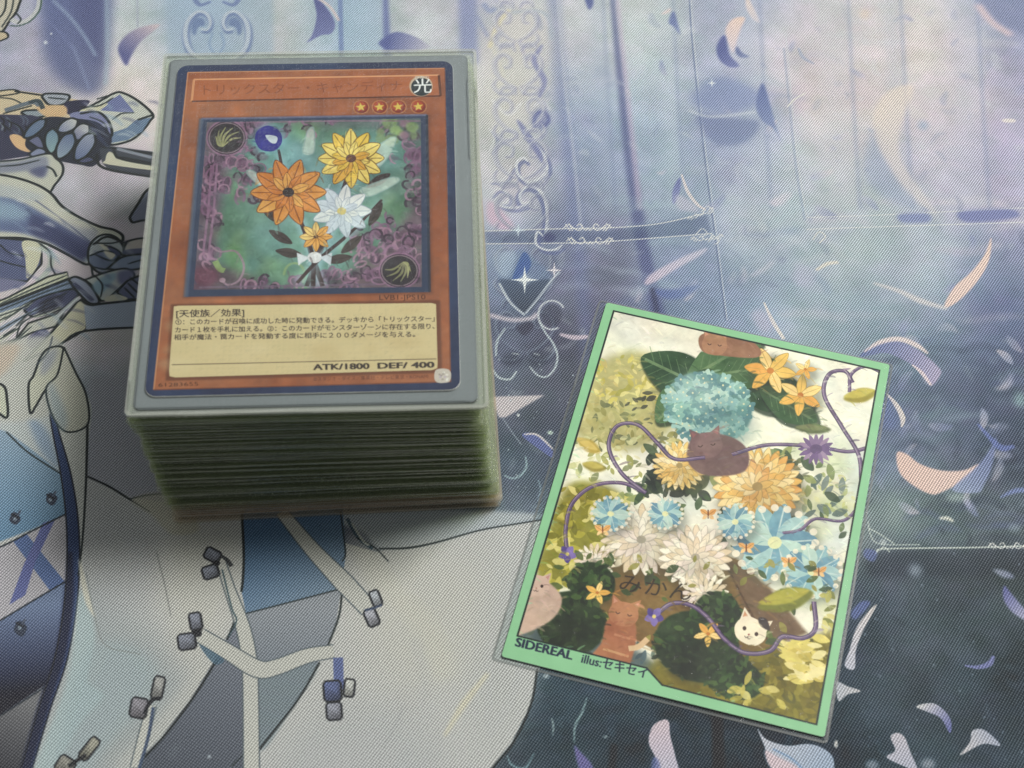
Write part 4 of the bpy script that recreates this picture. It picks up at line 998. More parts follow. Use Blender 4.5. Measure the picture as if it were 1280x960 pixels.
    c.stroke([(215, 456.5), (544, 449.5)], 1.2, (96, 80, 60), .85)
    c.text("ATK/1800", (392, 463.2), (461, 461.8), 7.4, INK, 1, bold=.05)
    c.text("DEF/ 400", (472, 461.6), (541, 460.2), 7.4, INK, 1, bold=.05)
    c.text("61283655", (198, 484.5), (248, 483), 5, (70, 40, 24), .9)
    c.text("©スタジオ・ダイス／集英社・テレビ東京・KONAMI", (392, 477), (534, 473.4), 4.2, (78, 38, 26), .75)
    # holo stamp, lower right corner
    c.fill([(544, 463), (552, 461.5), (559, 463), (562, 468), (561, 476), (557, 479), (547, 479.4), (542, 476), (541.5, 468)], (206, 196, 182), 1, .3)
    for k in range(14):
        c.disc((rl.uniform(545, 558), rl.uniform(465, 476)), 1.6, 1.3, 0, scatter([(236, 232, 222), (160, 150, 140), (190, 176, 190)]), .8)
    return c.image("card_face_print")


# ------------------------------------------------------------------ printed sleeve back (63 x 89 mm)
SLV_PPMM = 16


def paint_sleeve():
    w, h = 63 * SLV_PPMM, 89 * SLV_PPMM
    H = hom([(757.5, 380), (1113.3, 453.2), (625, 817), (1032.5, 922)], [(0, 0), (w, 0), (0, h), (w, h)])
    c = Canvas(w, h, H, (140, 197, 148))
    rng = np.random.default_rng(5)
    rl = random.Random(4)
    IN = [(766.5, 390.5), (1100, 460.5), (1022, 905.5), (826, 854), (806.5, 832.5), (645.5, 791.5)]
    m = np.zeros((h, w), np.float32)
    rg = c.cover([c.to(IN)]); m[rg[2]:rg[3], rg[0]:rg[1]] = rg[4]
    c.clip = m
    c.fill([(500, 300), (1200, 300), (1200, 1000), (500, 1000)], (240, 238, 214), 1, 0, smooth=False)
    # pale sky washes
    for k in range(60):
        x, y = rl.uniform(740, 1100), rl.uniform(390, 640)
        c.disc((x, y), rl.uniform(18, 46), rl.uniform(8, 20), rl.uniform(0, 40), scatter([(240, 236, 214), (214, 218, 206), (224, 224, 196), (200, 210, 204)]), .4, 6)
    # bush, left
    c.fill([(742, 462), (770, 444), (800, 440), (836, 452), (860, 476), (850, 520), (810, 556), (760, 560), (716, 540), (726, 500)], (168, 162, 92), .8, 6)
    def leaves(x0, x1, y0, y1, n, cols, L0, L1, a0=-180, a1=180, al=.9):
        for k in range(n):
            L = rl.uniform(L0, L1)
            c.leaf((rl.uniform(x0, x1), rl.uniform(y0, y1)), L, rl.uniform(a0, a1), L * rl.uniform(.35, .6), cols[rl.randrange(len(cols))], al)
    leaves(742, 858, 446, 505, 130, [(212, 200, 104), (190, 180, 88), (224, 214, 140), (170, 164, 80), (206, 192, 120)], 6, 15)
    leaves(728, 850, 500, 560, 120, [(150, 146, 84), (120, 122, 80), (176, 168, 104), (104, 110, 76), (196, 188, 128)], 6, 16)
    leaves(715, 800, 545, 600, 50, [(206, 206, 150), (160, 160, 90), (128, 136, 92), (226, 222, 180)], 7, 16)
    leaves(780, 815, 490, 512, 8, [(70, 72, 58), (84, 84, 64)], 8, 14)
    # right hand meadow haze
    for k in range(50):
        c.disc((rl.uniform(990, 1090), rl.uniform(560, 760)), rl.uniform(10, 26), rl.uniform(8, 18), 0, scatter([(206, 208, 150), (214, 218, 186), (184, 196, 150), (200, 214, 206)]), .5, 5)
    leaves(985, 1080, 590, 650, 50, [(196, 200, 130), (170, 180, 120), (216, 216, 160), (150, 166, 128)], 6, 14)
    leaves(1000, 1060, 596, 640, 10, [(110, 128, 120), (92, 112, 100)], 14, 22)
    # undergrowth, left middle and floor
    c.fill([(690, 640), (720, 600), (780, 620), (790, 680), (770, 740), (720, 730), (670, 720)], (134, 130, 40), .95, 5)
    leaves(672, 790, 610, 735, 150, [(176, 168, 60), (138, 134, 36), (206, 196, 96), (116, 114, 30), (222, 212, 130), (150, 142, 44)], 9, 24)
    c.fill([(600, 760), (680, 745), (760, 790), (820, 830), (830, 880), (640, 830)], (84, 100, 98), 1, 5)
    leaves(640, 840, 770, 860, 90, [(70, 92, 98), (96, 116, 104), (60, 78, 84), (124, 140, 104), (80, 96, 80)], 8, 20)
    c.fill([(820, 820), (900, 800), (1000, 800), (1080, 780), (1040, 930), (820, 880)], (118, 108, 34), 1, 6)
    leaves(900, 1060, 800, 915, 260, [(126, 116, 36), (104, 98, 30), (150, 140, 52), (136, 126, 40), (90, 88, 34)], 8, 22)
    # cardboard box with lettering
    c.fill([(760, 706), (846, 672), (930, 700), (990, 776), (964, 806), (900, 826), (820, 812), (744, 770)], (142, 110, 60), 1, 1, smooth=False, grad=((840, 690), (830, 820), (112, 88, 46)))
    c.fill([(900, 690), (960, 730), (1010, 790), (964, 806), (930, 760)], (110, 88, 62), 1, 2, smooth=False)
    c.stroke([(744, 770), (760, 706), (846, 672)], 2.4, (82, 60, 34), .9); c.stroke([(900, 690), (936, 760), (964, 806)], 2.6, (78, 58, 36), .8)
    for k in range(50):
        x, y = rl.uniform(770, 960), rl.uniform(700, 810)
        c.stroke([(x, y), (x + rl.uniform(10, 40), y + rl.uniform(2, 12))], rl.uniform(1, 3), scatter([(158, 124, 70), (124, 96, 52)]), .35)
    # big hosta leaves at the top
    DG = [(54, 86, 52), (66, 100, 60), (44, 74, 46), (80, 116, 72)]
    for (x, y, L, an, wd) in ((850, 470, 110, 205, 56), (905, 446, 110, -30, 52), (960, 486, 120, 18, 54), (880, 486, 100, 160, 50), (930, 462, 90, -8, 46), (985, 505, 84, 30, 40), (842, 500, 70, 130, 40)):
        c.leaf((x + 2, y + 3), L + 5, an, wd + 5, (32, 50, 34), .8, f=1); c.leaf((x, y), L, an, wd, DG[rl.randrange(4)], 1, (118, 146, 100))
        ca, sa = math.cos(math.radians(an)), math.sin(math.radians(an))
        for k in range(-3, 4):
            q0 = (x + ca * L * k * .11, y + sa * L * k * .11)
            for sg in (-1, 1):
                c.stroke([q0, (q0[0] + ca * L * .13 - sg * sa * wd * .3, q0[1] + sa * L * .13 + sg * ca * wd * .3)], 1, (104, 134, 90), .6)
    # yellow lilies at the right
    def lily(cx, cy, R, cols, n=6, rot=0, sq=.8, core=(190, 120, 50)):
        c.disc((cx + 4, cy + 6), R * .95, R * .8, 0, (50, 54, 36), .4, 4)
        for k in range(n):
            t = math.radians(rot + 360 / n * k)
            p_ = (cx + R * .52 * math.cos(t), cy + R * .52 * sq * math.sin(t))
            c.leaf(p_, R * 1.05, math.degrees(math.atan2(sq * math.sin(t), math.cos(t))), R * .46, tuple(v * .72 for v in cols[0]), 1)
            c.leaf(p_, R, math.degrees(math.atan2(sq * math.sin(t), math.cos(t))), R * .4, cols[rl.randrange(len(cols))], 1, tuple(v * .8 for v in cols[0]))
        c.disc((cx, cy), R * .14, R * .12, 0, core)
    OR = [(236, 196, 100), (230, 178, 84), (242, 212, 136), (226, 166, 78)]
    lily(962, 462, 32, OR, 6, 10); lily(1000, 492, 28, OR, 6, 35); lily(1006, 460, 14, OR, 5)
    # hydrangea ball
    c.disc((884, 508), 56, 44, 14, (104, 146, 138), 1, 1.5)
    TL = [(136, 180, 166), (164, 204, 190), (112, 158, 150), (184, 216, 196), (96, 140, 140), (150, 192, 184)]
    for k in range(150):
        t, r_ = rl.uniform(0, 6.283), math.sqrt(rl.random())
        x, y = 884 + 54 * r_ * math.cos(t), 508 + 42 * r_ * math.sin(t) + 12 * r_ * math.cos(t) * .3
        col = TL[rl.randrange(6)]
        rr = rl.uniform(0, 90)
        for q in range(4):
            u = math.radians(rr + 90 * q)
            c.leaf((x + 4 * math.cos(u), y + 3.4 * math.sin(u)), 8.5, math.degrees(u), 6.4, col, .95)
        c.disc((x, y), 1.3, col=(226, 226, 180))
    c.disc((904, 528), 38, 26, 20, (66, 104, 110), .4, 9); c.disc((866, 488), 30, 20, 20, (214, 236, 222), .3, 8)
    # dark ivy under the flowers
    leaves(800, 880, 566, 618, 46, [(46, 60, 46), (60, 76, 56), (38, 48, 40), (84, 96, 66)], 14, 28)
    leaves(960, 1000, 560, 640, 20, [(70, 84, 56), (96, 104, 70), (120, 120, 76)], 10, 20)
    leaves(770, 1060, 560, 720, 110, [(96, 116, 70), (70, 92, 60), (150, 160, 96), (120, 136, 84), (58, 78, 54)], 10, 24)
    # golden dahlia
    def dahlia(cx, cy, R, cols, rings=5, sq=.86):
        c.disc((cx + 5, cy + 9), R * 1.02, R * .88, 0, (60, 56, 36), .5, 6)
        for j in range(rings, 0, -1):
            n = 7 + 4 * j
            for k in range(n):
                t = math.radians(360 / n * k + 17 * j)
                r_ = R * j / rings * .8
                p_ = (cx + r_ * math.cos(t), cy + r_ * sq * math.sin(t))
                col = cols[rl.randrange(len(cols))]
                c.leaf(p_, R * .44, math.degrees(t), R * .2, tuple(v * .8 for v in col), 1); c.leaf(p_, R * .42, math.degrees(t), R * .15, col, 1)
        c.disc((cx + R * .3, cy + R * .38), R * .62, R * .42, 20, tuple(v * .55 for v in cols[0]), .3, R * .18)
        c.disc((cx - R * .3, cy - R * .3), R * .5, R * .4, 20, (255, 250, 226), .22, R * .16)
        c.disc((cx, cy), R * .12, R * .1, 0, tuple(v * .7 for v in cols[0]))
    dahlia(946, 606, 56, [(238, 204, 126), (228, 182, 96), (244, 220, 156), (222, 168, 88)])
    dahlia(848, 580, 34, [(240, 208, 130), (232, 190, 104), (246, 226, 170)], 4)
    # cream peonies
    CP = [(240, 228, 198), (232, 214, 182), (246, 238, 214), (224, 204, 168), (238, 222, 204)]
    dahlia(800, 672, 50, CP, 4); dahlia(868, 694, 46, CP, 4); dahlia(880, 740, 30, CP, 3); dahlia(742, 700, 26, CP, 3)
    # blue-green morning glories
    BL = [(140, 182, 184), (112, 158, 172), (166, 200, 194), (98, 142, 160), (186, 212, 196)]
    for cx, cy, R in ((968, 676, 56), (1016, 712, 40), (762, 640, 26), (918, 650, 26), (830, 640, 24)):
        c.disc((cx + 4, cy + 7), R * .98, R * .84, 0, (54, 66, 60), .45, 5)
        for k in range(10):
            t = math.radians(36 * k + cx)
            c.leaf((cx + R * .5 * math.cos(t), cy + R * .42 * math.sin(t)), R * .95, math.degrees(t), R * .5, BL[k % 5], .96, (206, 222, 210))
        for k in range(20):
            t = math.radians(18 * k)
            c.disc((cx + R * .92 * math.cos(t), cy + R * .78 * math.sin(t)), R * .09, R * .08, 0, (234, 226, 200), .9)
        c.disc((cx, cy), R * .16, R * .14, 0, (226, 226, 170), .95)
    for cx, cy in ((932, 682), (986, 700), (1024, 712), (752, 660), (884, 640)):
        for sg in (-1, 1):
            c.leaf((cx + sg * 5, cy - 2), 12, sg * -35, 7, (226, 170, 100), 1, (160, 100, 50)); c.leaf((cx + sg * 4, cy + 4), 8, sg * 40, 5, (236, 196, 136), 1)
        c.stroke([(cx, cy - 5), (cx, cy + 6)], 1.6, (120, 72, 40), 1)
    leaves(690, 1040, 690, 800, 60, [(84, 100, 48), (60, 80, 44), (130, 128, 60), (150, 144, 70)], 9, 20)
    # rounded dark shrubs
    SG = [(46, 70, 34), (58, 86, 42), (34, 50, 26), (72, 98, 48), (28, 38, 24)]
    for cx, cy, rx, ry in ((712, 776, 44, 40), (738, 726, 30, 26), (870, 806, 56, 44), (894, 770, 32, 34), (916, 846, 40, 26)):
        c.disc((cx, cy), rx, ry, 18, (36, 54, 28), 1, 1)
        for k in range(70):
            t, r_ = rl.uniform(0, 6.283), math.sqrt(rl.random())
            L = rl.uniform(7, 15)
            x_, y_ = cx + rx * r_ * math.cos(t), cy + ry * r_ * math.sin(t)
            c.leaf((x_, y_), L, rl.uniform(-180, 180), L * .5, SG[rl.randrange(5)], .85)
    c.disc((705, 786), 30, 26, 15, (24, 32, 22), .55, 6); c.disc((860, 826), 40, 24, 20, (24, 32, 22), .55, 6)
    lily(745, 738, 16, OR, 5); lily(884, 790, 18, OR, 5, 20)
    # bright leaf cluster, bottom right
    leaves(975, 1036, 795, 850, 46, [(222, 208, 112), (232, 220, 140), (206, 190, 92), (238, 228, 160)], 14, 28, -30, 60, 1)
    leaves(915, 985, 845, 880, 14, [(196, 182, 88), (214, 202, 120), (160, 150, 60)], 10, 20)
    leaves(1030, 1060, 735, 800, 20, [(214, 206, 128), (120, 126, 60), (176, 172, 84)], 9, 18)
    # cats
    def cat_head(x, y, s, ang, fur, ear, pt=(60, 44, 40), eyes=True):
        ca, sa = math.cos(math.radians(ang)), math.sin(math.radians(ang))
        T = lambda u, v: (x + s * (ca * u - sa * v), y + s * (sa * u + ca * v))
        for sg in (-1, 1):
            c.fill([T(sg * 17, 2), T(sg * 19, -22), T(sg * 4, -13)], fur, 1, 0, smooth=False); c.fill([T(sg * 15, -4), T(sg * 17, -18), T(sg * 8, -12)], ear, 1, 0, smooth=False)
        c.fill([T(*p) for p in ((-20, 2), (-14, -12), (0, -15), (14, -12), (20, 2), (13, 14), (0, 17), (-13, 14))], fur, 1)
        if eyes:
            for sg in (-1, 1):
                c.disc(T(sg * 8, 1), 2.3 * s, 2.6 * s, 0, pt)
            c.disc(T(0, 5.5), 1.4 * s, 1.1 * s, 0, (150, 90, 80)); c.stroke([T(-4, 9), T(-1.5, 10.5), T(0, 8.5), T(1.5, 10.5), T(4, 9)], .9 * s, pt, .8)
        else:
            for sg in (-1, 1):
                c.stroke([T(sg * 11, 0), T(sg * 8, 2), T(sg * 5, 0)], 1.2 * s, pt, .9)
    c.fill([(876, 418), (920, 416), (948, 434), (944, 446), (900, 444), (876, 438)], (150, 112, 84), 1, .5); cat_head(892, 430, .8, 6, (170, 128, 94), (206, 150, 120), eyes=False)
    c.fill([(862, 548), (876, 540), (912, 544), (934, 562), (928, 588), (880, 592), (858, 574)], (116, 92, 88), 1, .8); cat_head(882, 554, 1.0, -8, (126, 100, 96), (150, 104, 100), eyes=False)
    c.fill([(640, 712), (670, 716), (700, 742), (690, 770), (650, 790), (620, 790)], (196, 168, 148), 1, 1); cat_head(670, 728, .8, 10, (206, 178, 158), (190, 140, 128))
    c.fill([(758, 772), (786, 766), (794, 790), (786, 826), (770, 842), (734, 826), (750, 800)], (170, 112, 76), 1, .8); cat_head(778, 764, .95, 12, (180, 124, 86), (206, 150, 120), eyes=False)
    c.stroke([(766, 790), (786, 796)], 3, (206, 150, 110), .7); c.stroke([(752, 808), (784, 818)], 3, (214, 170, 120), .7); c.stroke([(784, 808), (796, 806), (808, 796)], 7, (216, 186, 140), 1)
    cat_head(938, 786, 1.05, 26, (238, 226, 196), (206, 150, 110)); c.fill([(948, 770), (958, 772), (962, 786), (950, 780)], (62, 54, 50), 1, .6)
    # purple tendrils and violas
    TN, TH = (104, 88, 118), (160, 142, 160)
    def vine(P, wd=5):
        c.stroke(P, wd, (66, 54, 80), 1); c.stroke(P, [x * .7 for x in ([wd] * 3)], TN, 1); c.stroke([(x - .8, y - .8) for x, y in P], wd * .25, TH, .8)
    vine([(708, 690), (706, 660), (714, 628), (740, 606), (776, 602), (806, 614)])
    vine([(806, 614), (776, 590), (760, 558), (770, 532), (796, 530), (820, 552), (842, 572), (880, 570)])
    vine([(914, 566), (960, 554), (1020, 556), (1060, 562), (1090, 556)])
    vine([(1078, 600), (1074, 566), (1052, 530), (1030, 492), (1036, 466), (1056, 462), (1066, 476)]); vine([(1062, 488), (1064, 466), (1082, 456), (1104, 464)], 4)
    vine([(1080, 624), (1056, 648), (1020, 646), (1000, 660), (978, 664)], 4); vine([(818, 766), (838, 752), (862, 754), (884, 770), (904, 796), (930, 814), (962, 812), (978, 794), (1004, 796), (1020, 784), (1018, 750)], 6)
    def viola(x, y, s):
        for k in range(5):
            t = math.radians(72 * k + 18)
            c.leaf((x + s * .5 * math.cos(t), y + s * .5 * math.sin(t)), s * 1.1, math.degrees(t), s * .8, scatter([(100, 84, 154), (82, 66, 134), (126, 108, 170)]), 1)
        c.disc((x, y), s * .2, col=(226, 206, 120))
    viola(708, 690, 11); viola(816, 768, 12)
    for k in range(16):
        t = math.radians(22.5 * k)
        c.leaf((1020 + 13 * math.cos(t), 559 + 10 * math.sin(t)), 20, math.degrees(t), 6, scatter([(132, 110, 142), (112, 90, 128), (154, 132, 156)]), 1)
    c.disc((1020, 559), 8, 6, col=(96, 78, 112))
    # drifting out-of-focus leaves
    for x, y, L, an, wd, c1, c2 in ((982, 748, 74, -14, 30, (176, 168, 64), (118, 122, 46)), (1076, 492, 44, -12, 18, (196, 184, 84), (150, 140, 50)), (735, 556, 34, 30, 15, (214, 190, 104), (180, 156, 70)), (742, 582, 30, 10, 13, (196, 180, 90), (150, 136, 60)), (1016, 534, 46, 2, 13, (120, 128, 84), (90, 100, 66))):
        c.leaf((x, y), L, an, wd, c2, 1, f=1.2); c.leaf((x - 2, y - wd * .14), L * .9, an, wd * .6, c1, .9, f=1)
    for k in range(2600):
        x, y = rl.uniform(640, 1105), rl.uniform(385, 910)
        q = c.to([(x, y)])[0]
        if not (2 < q[0] < w - 2 and 2 < q[1] < h - 2):
            continue
        col = c.img[int(q[1]), int(q[0])] * rl.choice([.86, .92, 1.06, 1.12]) + np.array([rl.uniform(-8, 8) for _ in range(3)])
        an, L = rl.uniform(-.6, .9), rl.uniform(5, 16)
        c.stroke([(x, y), (x + L * .5 * math.cos(an), y + L * .5 * math.sin(an) - 1), (x + L * math.cos(an), y + L * math.sin(an))], rl.uniform(1, 3.2), col, rl.uniform(.25, .55), taper=1, n=3)
    c.text("みかん", (772, 734), (862, 748), 18, (46, 36, 24), .9)
    c.clip = None
    c.mottle(14, 7, rng, m, n=2)
    c.mottle(46, 17, rng, m, tint=(1, .9, .7), n=4)
    c.mottle(90, 14, rng, m, tint=(.7, 1, .6), n=3)
    c.mottle(60, 5, rng, n=3)
    BK = (24, 38, 34)
    INc = IN + IN[:1]
    for i in range(6):
        p, q = np.array(INc[i]), np.array(INc[i + 1]); d = (q - p) / np.linalg.norm(q - p)
        c.stroke([p - d * .9, q + d * .9], 2.2, BK, .98)
    TX = (28, 40, 62)
    c.text("SIDEREAL", (642.5, 804), (712.5, 821.5), 11.2, TX, 1, bold=.055)
    c.text("illus:セキセイ", (724.5, 825), (806, 845), 11, TX, 1, bold=.032)
    return c.image("sleeve_back_print")
# ------------------------------------------------------------------ materials
def new_mat(name):
    mt = bpy.data.materials.new(name)
    mt.use_nodes = True
    nt = mt.node_tree
    nt.nodes.clear()
    out = nt.nodes.new("ShaderNodeOutputMaterial")
    return mt, nt, out


def N(nt, kind, **kw):
    n = nt.nodes.new(kind)
    for k, v in kw.items():
        if k.startswith("i_"):
            key = k[2:]
            key = int(key) if key.isdigit() else key.replace("_", " ")
            n.inputs[key].default_value = v
        else:
            setattr(n, k, v)
    return n


def math_node(nt, op, a, b=None, c=None):
    n = nt.nodes.new("ShaderNodeMath")
    n.operation = op
    for i, v in enumerate((a, b, c)):
        if v is None:
            continue
        if isinstance(v, (int, float)):
            n.inputs[i].default_value = v
        else:
            nt.links.new(v, n.inputs[i])
    return n.outputs[0]


def cloth_material(img):
    mt, nt, out = new_mat("printed_twill_cloth")
    L = nt.links.new
    tex = N(nt, "ShaderNodeTexImage", image=img, interpolation="Linear")
    co = N(nt, "ShaderNodeTexCoord")
    L(co.outputs["UV"], tex.inputs[0])
    wob = N(nt, "ShaderNodeTexNoise", i_Scale=60.0, i_Detail=2.0)
    L(co.outputs["Object"], wob.inputs["Vector"])
    sep = N(nt, "ShaderNodeSeparateXYZ")
    L(co.outputs["Object"], sep.inputs[0])
    wv = math_node(nt, "MULTIPLY", math_node(nt, "SUBTRACT", wob.outputs[0], 0.5), 0.0007)
    x = math_node(nt, "ADD", sep.outputs[0], wv)
    y = math_node(nt, "ADD", sep.outputs[1], wv)
    P = 0.00062
    TAU = 2 * math.pi
    diag = math_node(nt, "SUBTRACT", x, math_node(nt, "MULTIPLY", y, 0.66))
    s1 = math_node(nt, "COSINE", math_node(nt, "MULTIPLY", diag, TAU / P))
    anti = math_node(nt, "ADD", math_node(nt, "MULTIPLY", x, 0.55), y)
    s2 = math_node(nt, "COSINE", math_node(nt, "MULTIPLY", anti, TAU / (P * 0.95)))
    rib = math_node(nt, "MULTIPLY_ADD", s1, 0.5, 0.5)
    dash = math_node(nt, "MULTIPLY_ADD", s2, 0.5, 0.5)
    hgt = math_node(nt, "MULTIPLY", rib, math_node(nt, "MULTIPLY_ADD", dash, 0.55, 0.45))
    # fibre grain
    fib = N(nt, "ShaderNodeTexNoise", i_Scale=4200.0, i_Detail=1.0)
    L(co.outputs["Object"], fib.inputs["Vector"])
    hg = math_node(nt, "MULTIPLY_ADD", math_node(nt, "SUBTRACT", fib.outputs[0], 0.5), 0.9, hgt)
    # thread crests carry less ink and show the white yarn, thread shine is mixed into the colour too, gaps darkened
    pat = N(nt, "ShaderNodeTexNoise", i_Scale=38.0, i_Detail=3.0)
    L(co.outputs["Object"], pat.inputs["Vector"])
    amp = math_node(nt, "MULTIPLY_ADD", pat.outputs[0], 1.3, 0.5)
    gain = math_node(nt, "MULTIPLY_ADD", math_node(nt, "SUBTRACT", hg, 0.36), amp, 0.81)
    mul = N(nt, "ShaderNodeMix", data_type="RGBA", blend_type="MULTIPLY")
    mul.inputs["Factor"].default_value = 1.0
    L(tex.outputs[0], mul.inputs["A"])
    cmb = N(nt, "ShaderNodeCombineColor")
    for i in range(3):
        L(gain, cmb.inputs[i])
    L(cmb.outputs[0], mul.inputs["B"])
    yarn = N(nt, "ShaderNodeMix", data_type="RGBA", blend_type="MIX")
    crest = math_node(nt, "MULTIPLY", math_node(nt, "POWER", math_node(nt, "MAXIMUM", hg, 0.0), 2.2), 0.30)
    crest.node.use_clamp = True
    L(crest, yarn.inputs["Factor"])
    L(mul.outputs["Result"], yarn.inputs["A"])
    pale = N(nt, "ShaderNodeMix", data_type="RGBA")
    pale.inputs["Factor"].default_value = 0.5
    L(tex.outputs[0], pale.inputs["A"])
    pale.inputs["B"].default_value = (0.78, 0.80, 0.82, 1)
    L(pale.outputs["Result"], yarn.inputs["B"])
    bump = N(nt, "ShaderNodeBump", i_Strength=0.55, i_Distance=0.00016)
    L(hg, bump.inputs["Height"])
    bs = N(nt, "ShaderNodeBsdfPrincipled", i_Roughness=0.72)
    bs.inputs["Specular IOR Level"].default_value = 0.28
    bs.inputs["Sheen Weight"].default_value = 0.06
    L(yarn.outputs["Result"], bs.inputs["Base Color"])
    L(bump.outputs[0], bs.inputs["Normal"])
    L(bs.outputs[0], out.inputs[0])
    return mt


def print_material(name, img, rough, spec, grain_scale, grain, sparkle=0.0):
    mt, nt, out = new_mat(name)
    L = nt.links.new
    co = N(nt, "ShaderNodeTexCoord")
    tex = N(nt, "ShaderNodeTexImage", image=img)
    L(co.outputs["UV"], tex.inputs[0])
    nz = N(nt, "ShaderNodeTexNoise", i_Scale=grain_scale, i_Detail=3.0)
    L(co.outputs["Object"], nz.inputs["Vector"])
    bump = N(nt, "ShaderNodeBump", i_Strength=grain, i_Distance=0.0002)
    L(nz.outputs[0], bump.inputs["Height"])
    bs = N(nt, "ShaderNodeBsdfPrincipled", i_Roughness=rough)
    bs.inputs["Specular IOR Level"].default_value = spec
    L(tex.outputs[0], bs.inputs["Base Color"])
    L(bump.outputs[0], bs.inputs["Normal"])
    L(bs.outputs[0], out.inputs[0])
    return mt


def film_material(name, clear, milk, gloss_rough, gloss, grain_scale=900.0, grain=0.05, tint=(1, 1, 1)):
    """thin clear polypropylene: see-through, a little milky, glossy"""
    mt, nt, out = new_mat(name)
    L = nt.links.new
    co = N(nt, "ShaderNodeTexCoord")
    nz = N(nt, "ShaderNodeTexNoise", i_Scale=grain_scale, i_Detail=2.0)
    L(co.outputs["Object"], nz.inputs["Vector"])
    bump = N(nt, "ShaderNodeBump", i_Strength=grain, i_Distance=0.0002)
    L(nz.outputs[0], bump.inputs["Height"])
    tr = N(nt, "ShaderNodeBsdfTransparent")
    tr.inputs[0].default_value = (*[clear * t for t in tint], 1)
    df = N(nt, "ShaderNodeBsdfDiffuse")
    df.inputs[0].default_value = (0.72 * tint[0], 0.75 * tint[1], 0.72 * tint[2], 1)
    gl = N(nt, "ShaderNodeBsdfGlossy")
    gl.inputs["Roughness"].default_value = gloss_rough
    L(bump.outputs[0], gl.inputs["Normal"])
    fr = N(nt, "ShaderNodeFresnel", i_IOR=1.49)
    # handling smudges: the gloss is not even
    sm_ = N(nt, "ShaderNodeTexNoise", i_Scale=70.0, i_Detail=5.0)
    L(co.outputs["Object"], sm_.inputs["Vector"])
    L(math_node(nt, "MULTIPLY_ADD", sm_.outputs[0], gloss_rough * 1.4, gloss_rough * 0.3), gl.inputs["Roughness"])
    m1 = N(nt, "ShaderNodeMixShader")
    m1.inputs[0].default_value = milk
    L(tr.outputs[0], m1.inputs[1]); L(df.outputs[0], m1.inputs[2])
    m2 = N(nt, "ShaderNodeMixShader")
    geo = N(nt, "ShaderNodeNewGeometry")
    front = math_node(nt, "SUBTRACT", 1.0, geo.outputs["Backfacing"])
    L(math_node(nt, "MULTIPLY", math_node(nt, "MULTIPLY", fr.outputs[0], gloss), front), m2.inputs[0])
    L(m1.outputs[0], m2.inputs[1]); L(gl.outputs[0], m2.inputs[2])
    L(m2.outputs[0], out.inputs[0])
    return mt


def plain_material(name, col, rough=0.5, spec=0.3, var=0.25, scale=900.0, glint=0.0, glint_col=(0.5, 0.55, 0.4)):
    mt, nt, out = new_mat(name)
    L = nt.links.new
    co = N(nt, "ShaderNodeTexCoord")
    oi = N(nt, "ShaderNodeObjectInfo")
    add = N(nt, "ShaderNodeVectorMath", operation="ADD")
    L(co.outputs["Object"], add.inputs[0]); L(oi.outputs["Random"], add.inputs[1])
    nz = N(nt, "ShaderNodeTexNoise", i_Scale=scale, i_Detail=3.0)
    L(add.outputs[0], nz.inputs["Vector"])
    k = math_node(nt, "MULTIPLY_ADD", nz.outputs[0], var * 2, 1 - var)
    k = math_node(nt, "MULTIPLY", k, math_node(nt, "MULTIPLY_ADD", oi.outputs["Random"], 0.5, 0.75))
    mx = N(nt, "ShaderNodeMix", data_type="RGBA", blend_type="MULTIPLY")
    mx.inputs["Factor"].default_value = 1.0
    mx.inputs["A"].default_value = (*col, 1)
    cb = N(nt, "ShaderNodeCombineColor")
    for i in range(3):
        L(k, cb.inputs[i])
    L(cb.outputs[0], mx.inputs["B"])
    cur = mx.outputs["Result"]
    if glint > 0:
        n2 = N(nt, "ShaderNodeTexNoise", i_Scale=2600.0, i_Detail=1.0)
        L(add.outputs[0], n2.inputs["Vector"])
        f = math_node(nt, "MULTIPLY", math_node(nt, "SUBTRACT", n2.outputs[0], 0.58), glint)  # pale glints mixed into the base colour
        f.node.use_clamp = True
        m3 = N(nt, "ShaderNodeMix", data_type="RGBA")
        L(f, m3.inputs["Factor"]); L(cur, m3.inputs["A"])
        m3.inputs["B"].default_value = (*glint_col, 1)
        cur = m3.outputs["Result"]
    bs = N(nt, "ShaderNodeBsdfPrincipled", i_Roughness=rough)
    bs.inputs["Specular IOR Level"].default_value = spec
    L(cur, bs.inputs["Base Color"])
    L(bs.outputs[0], out.inputs[0])
    return mt


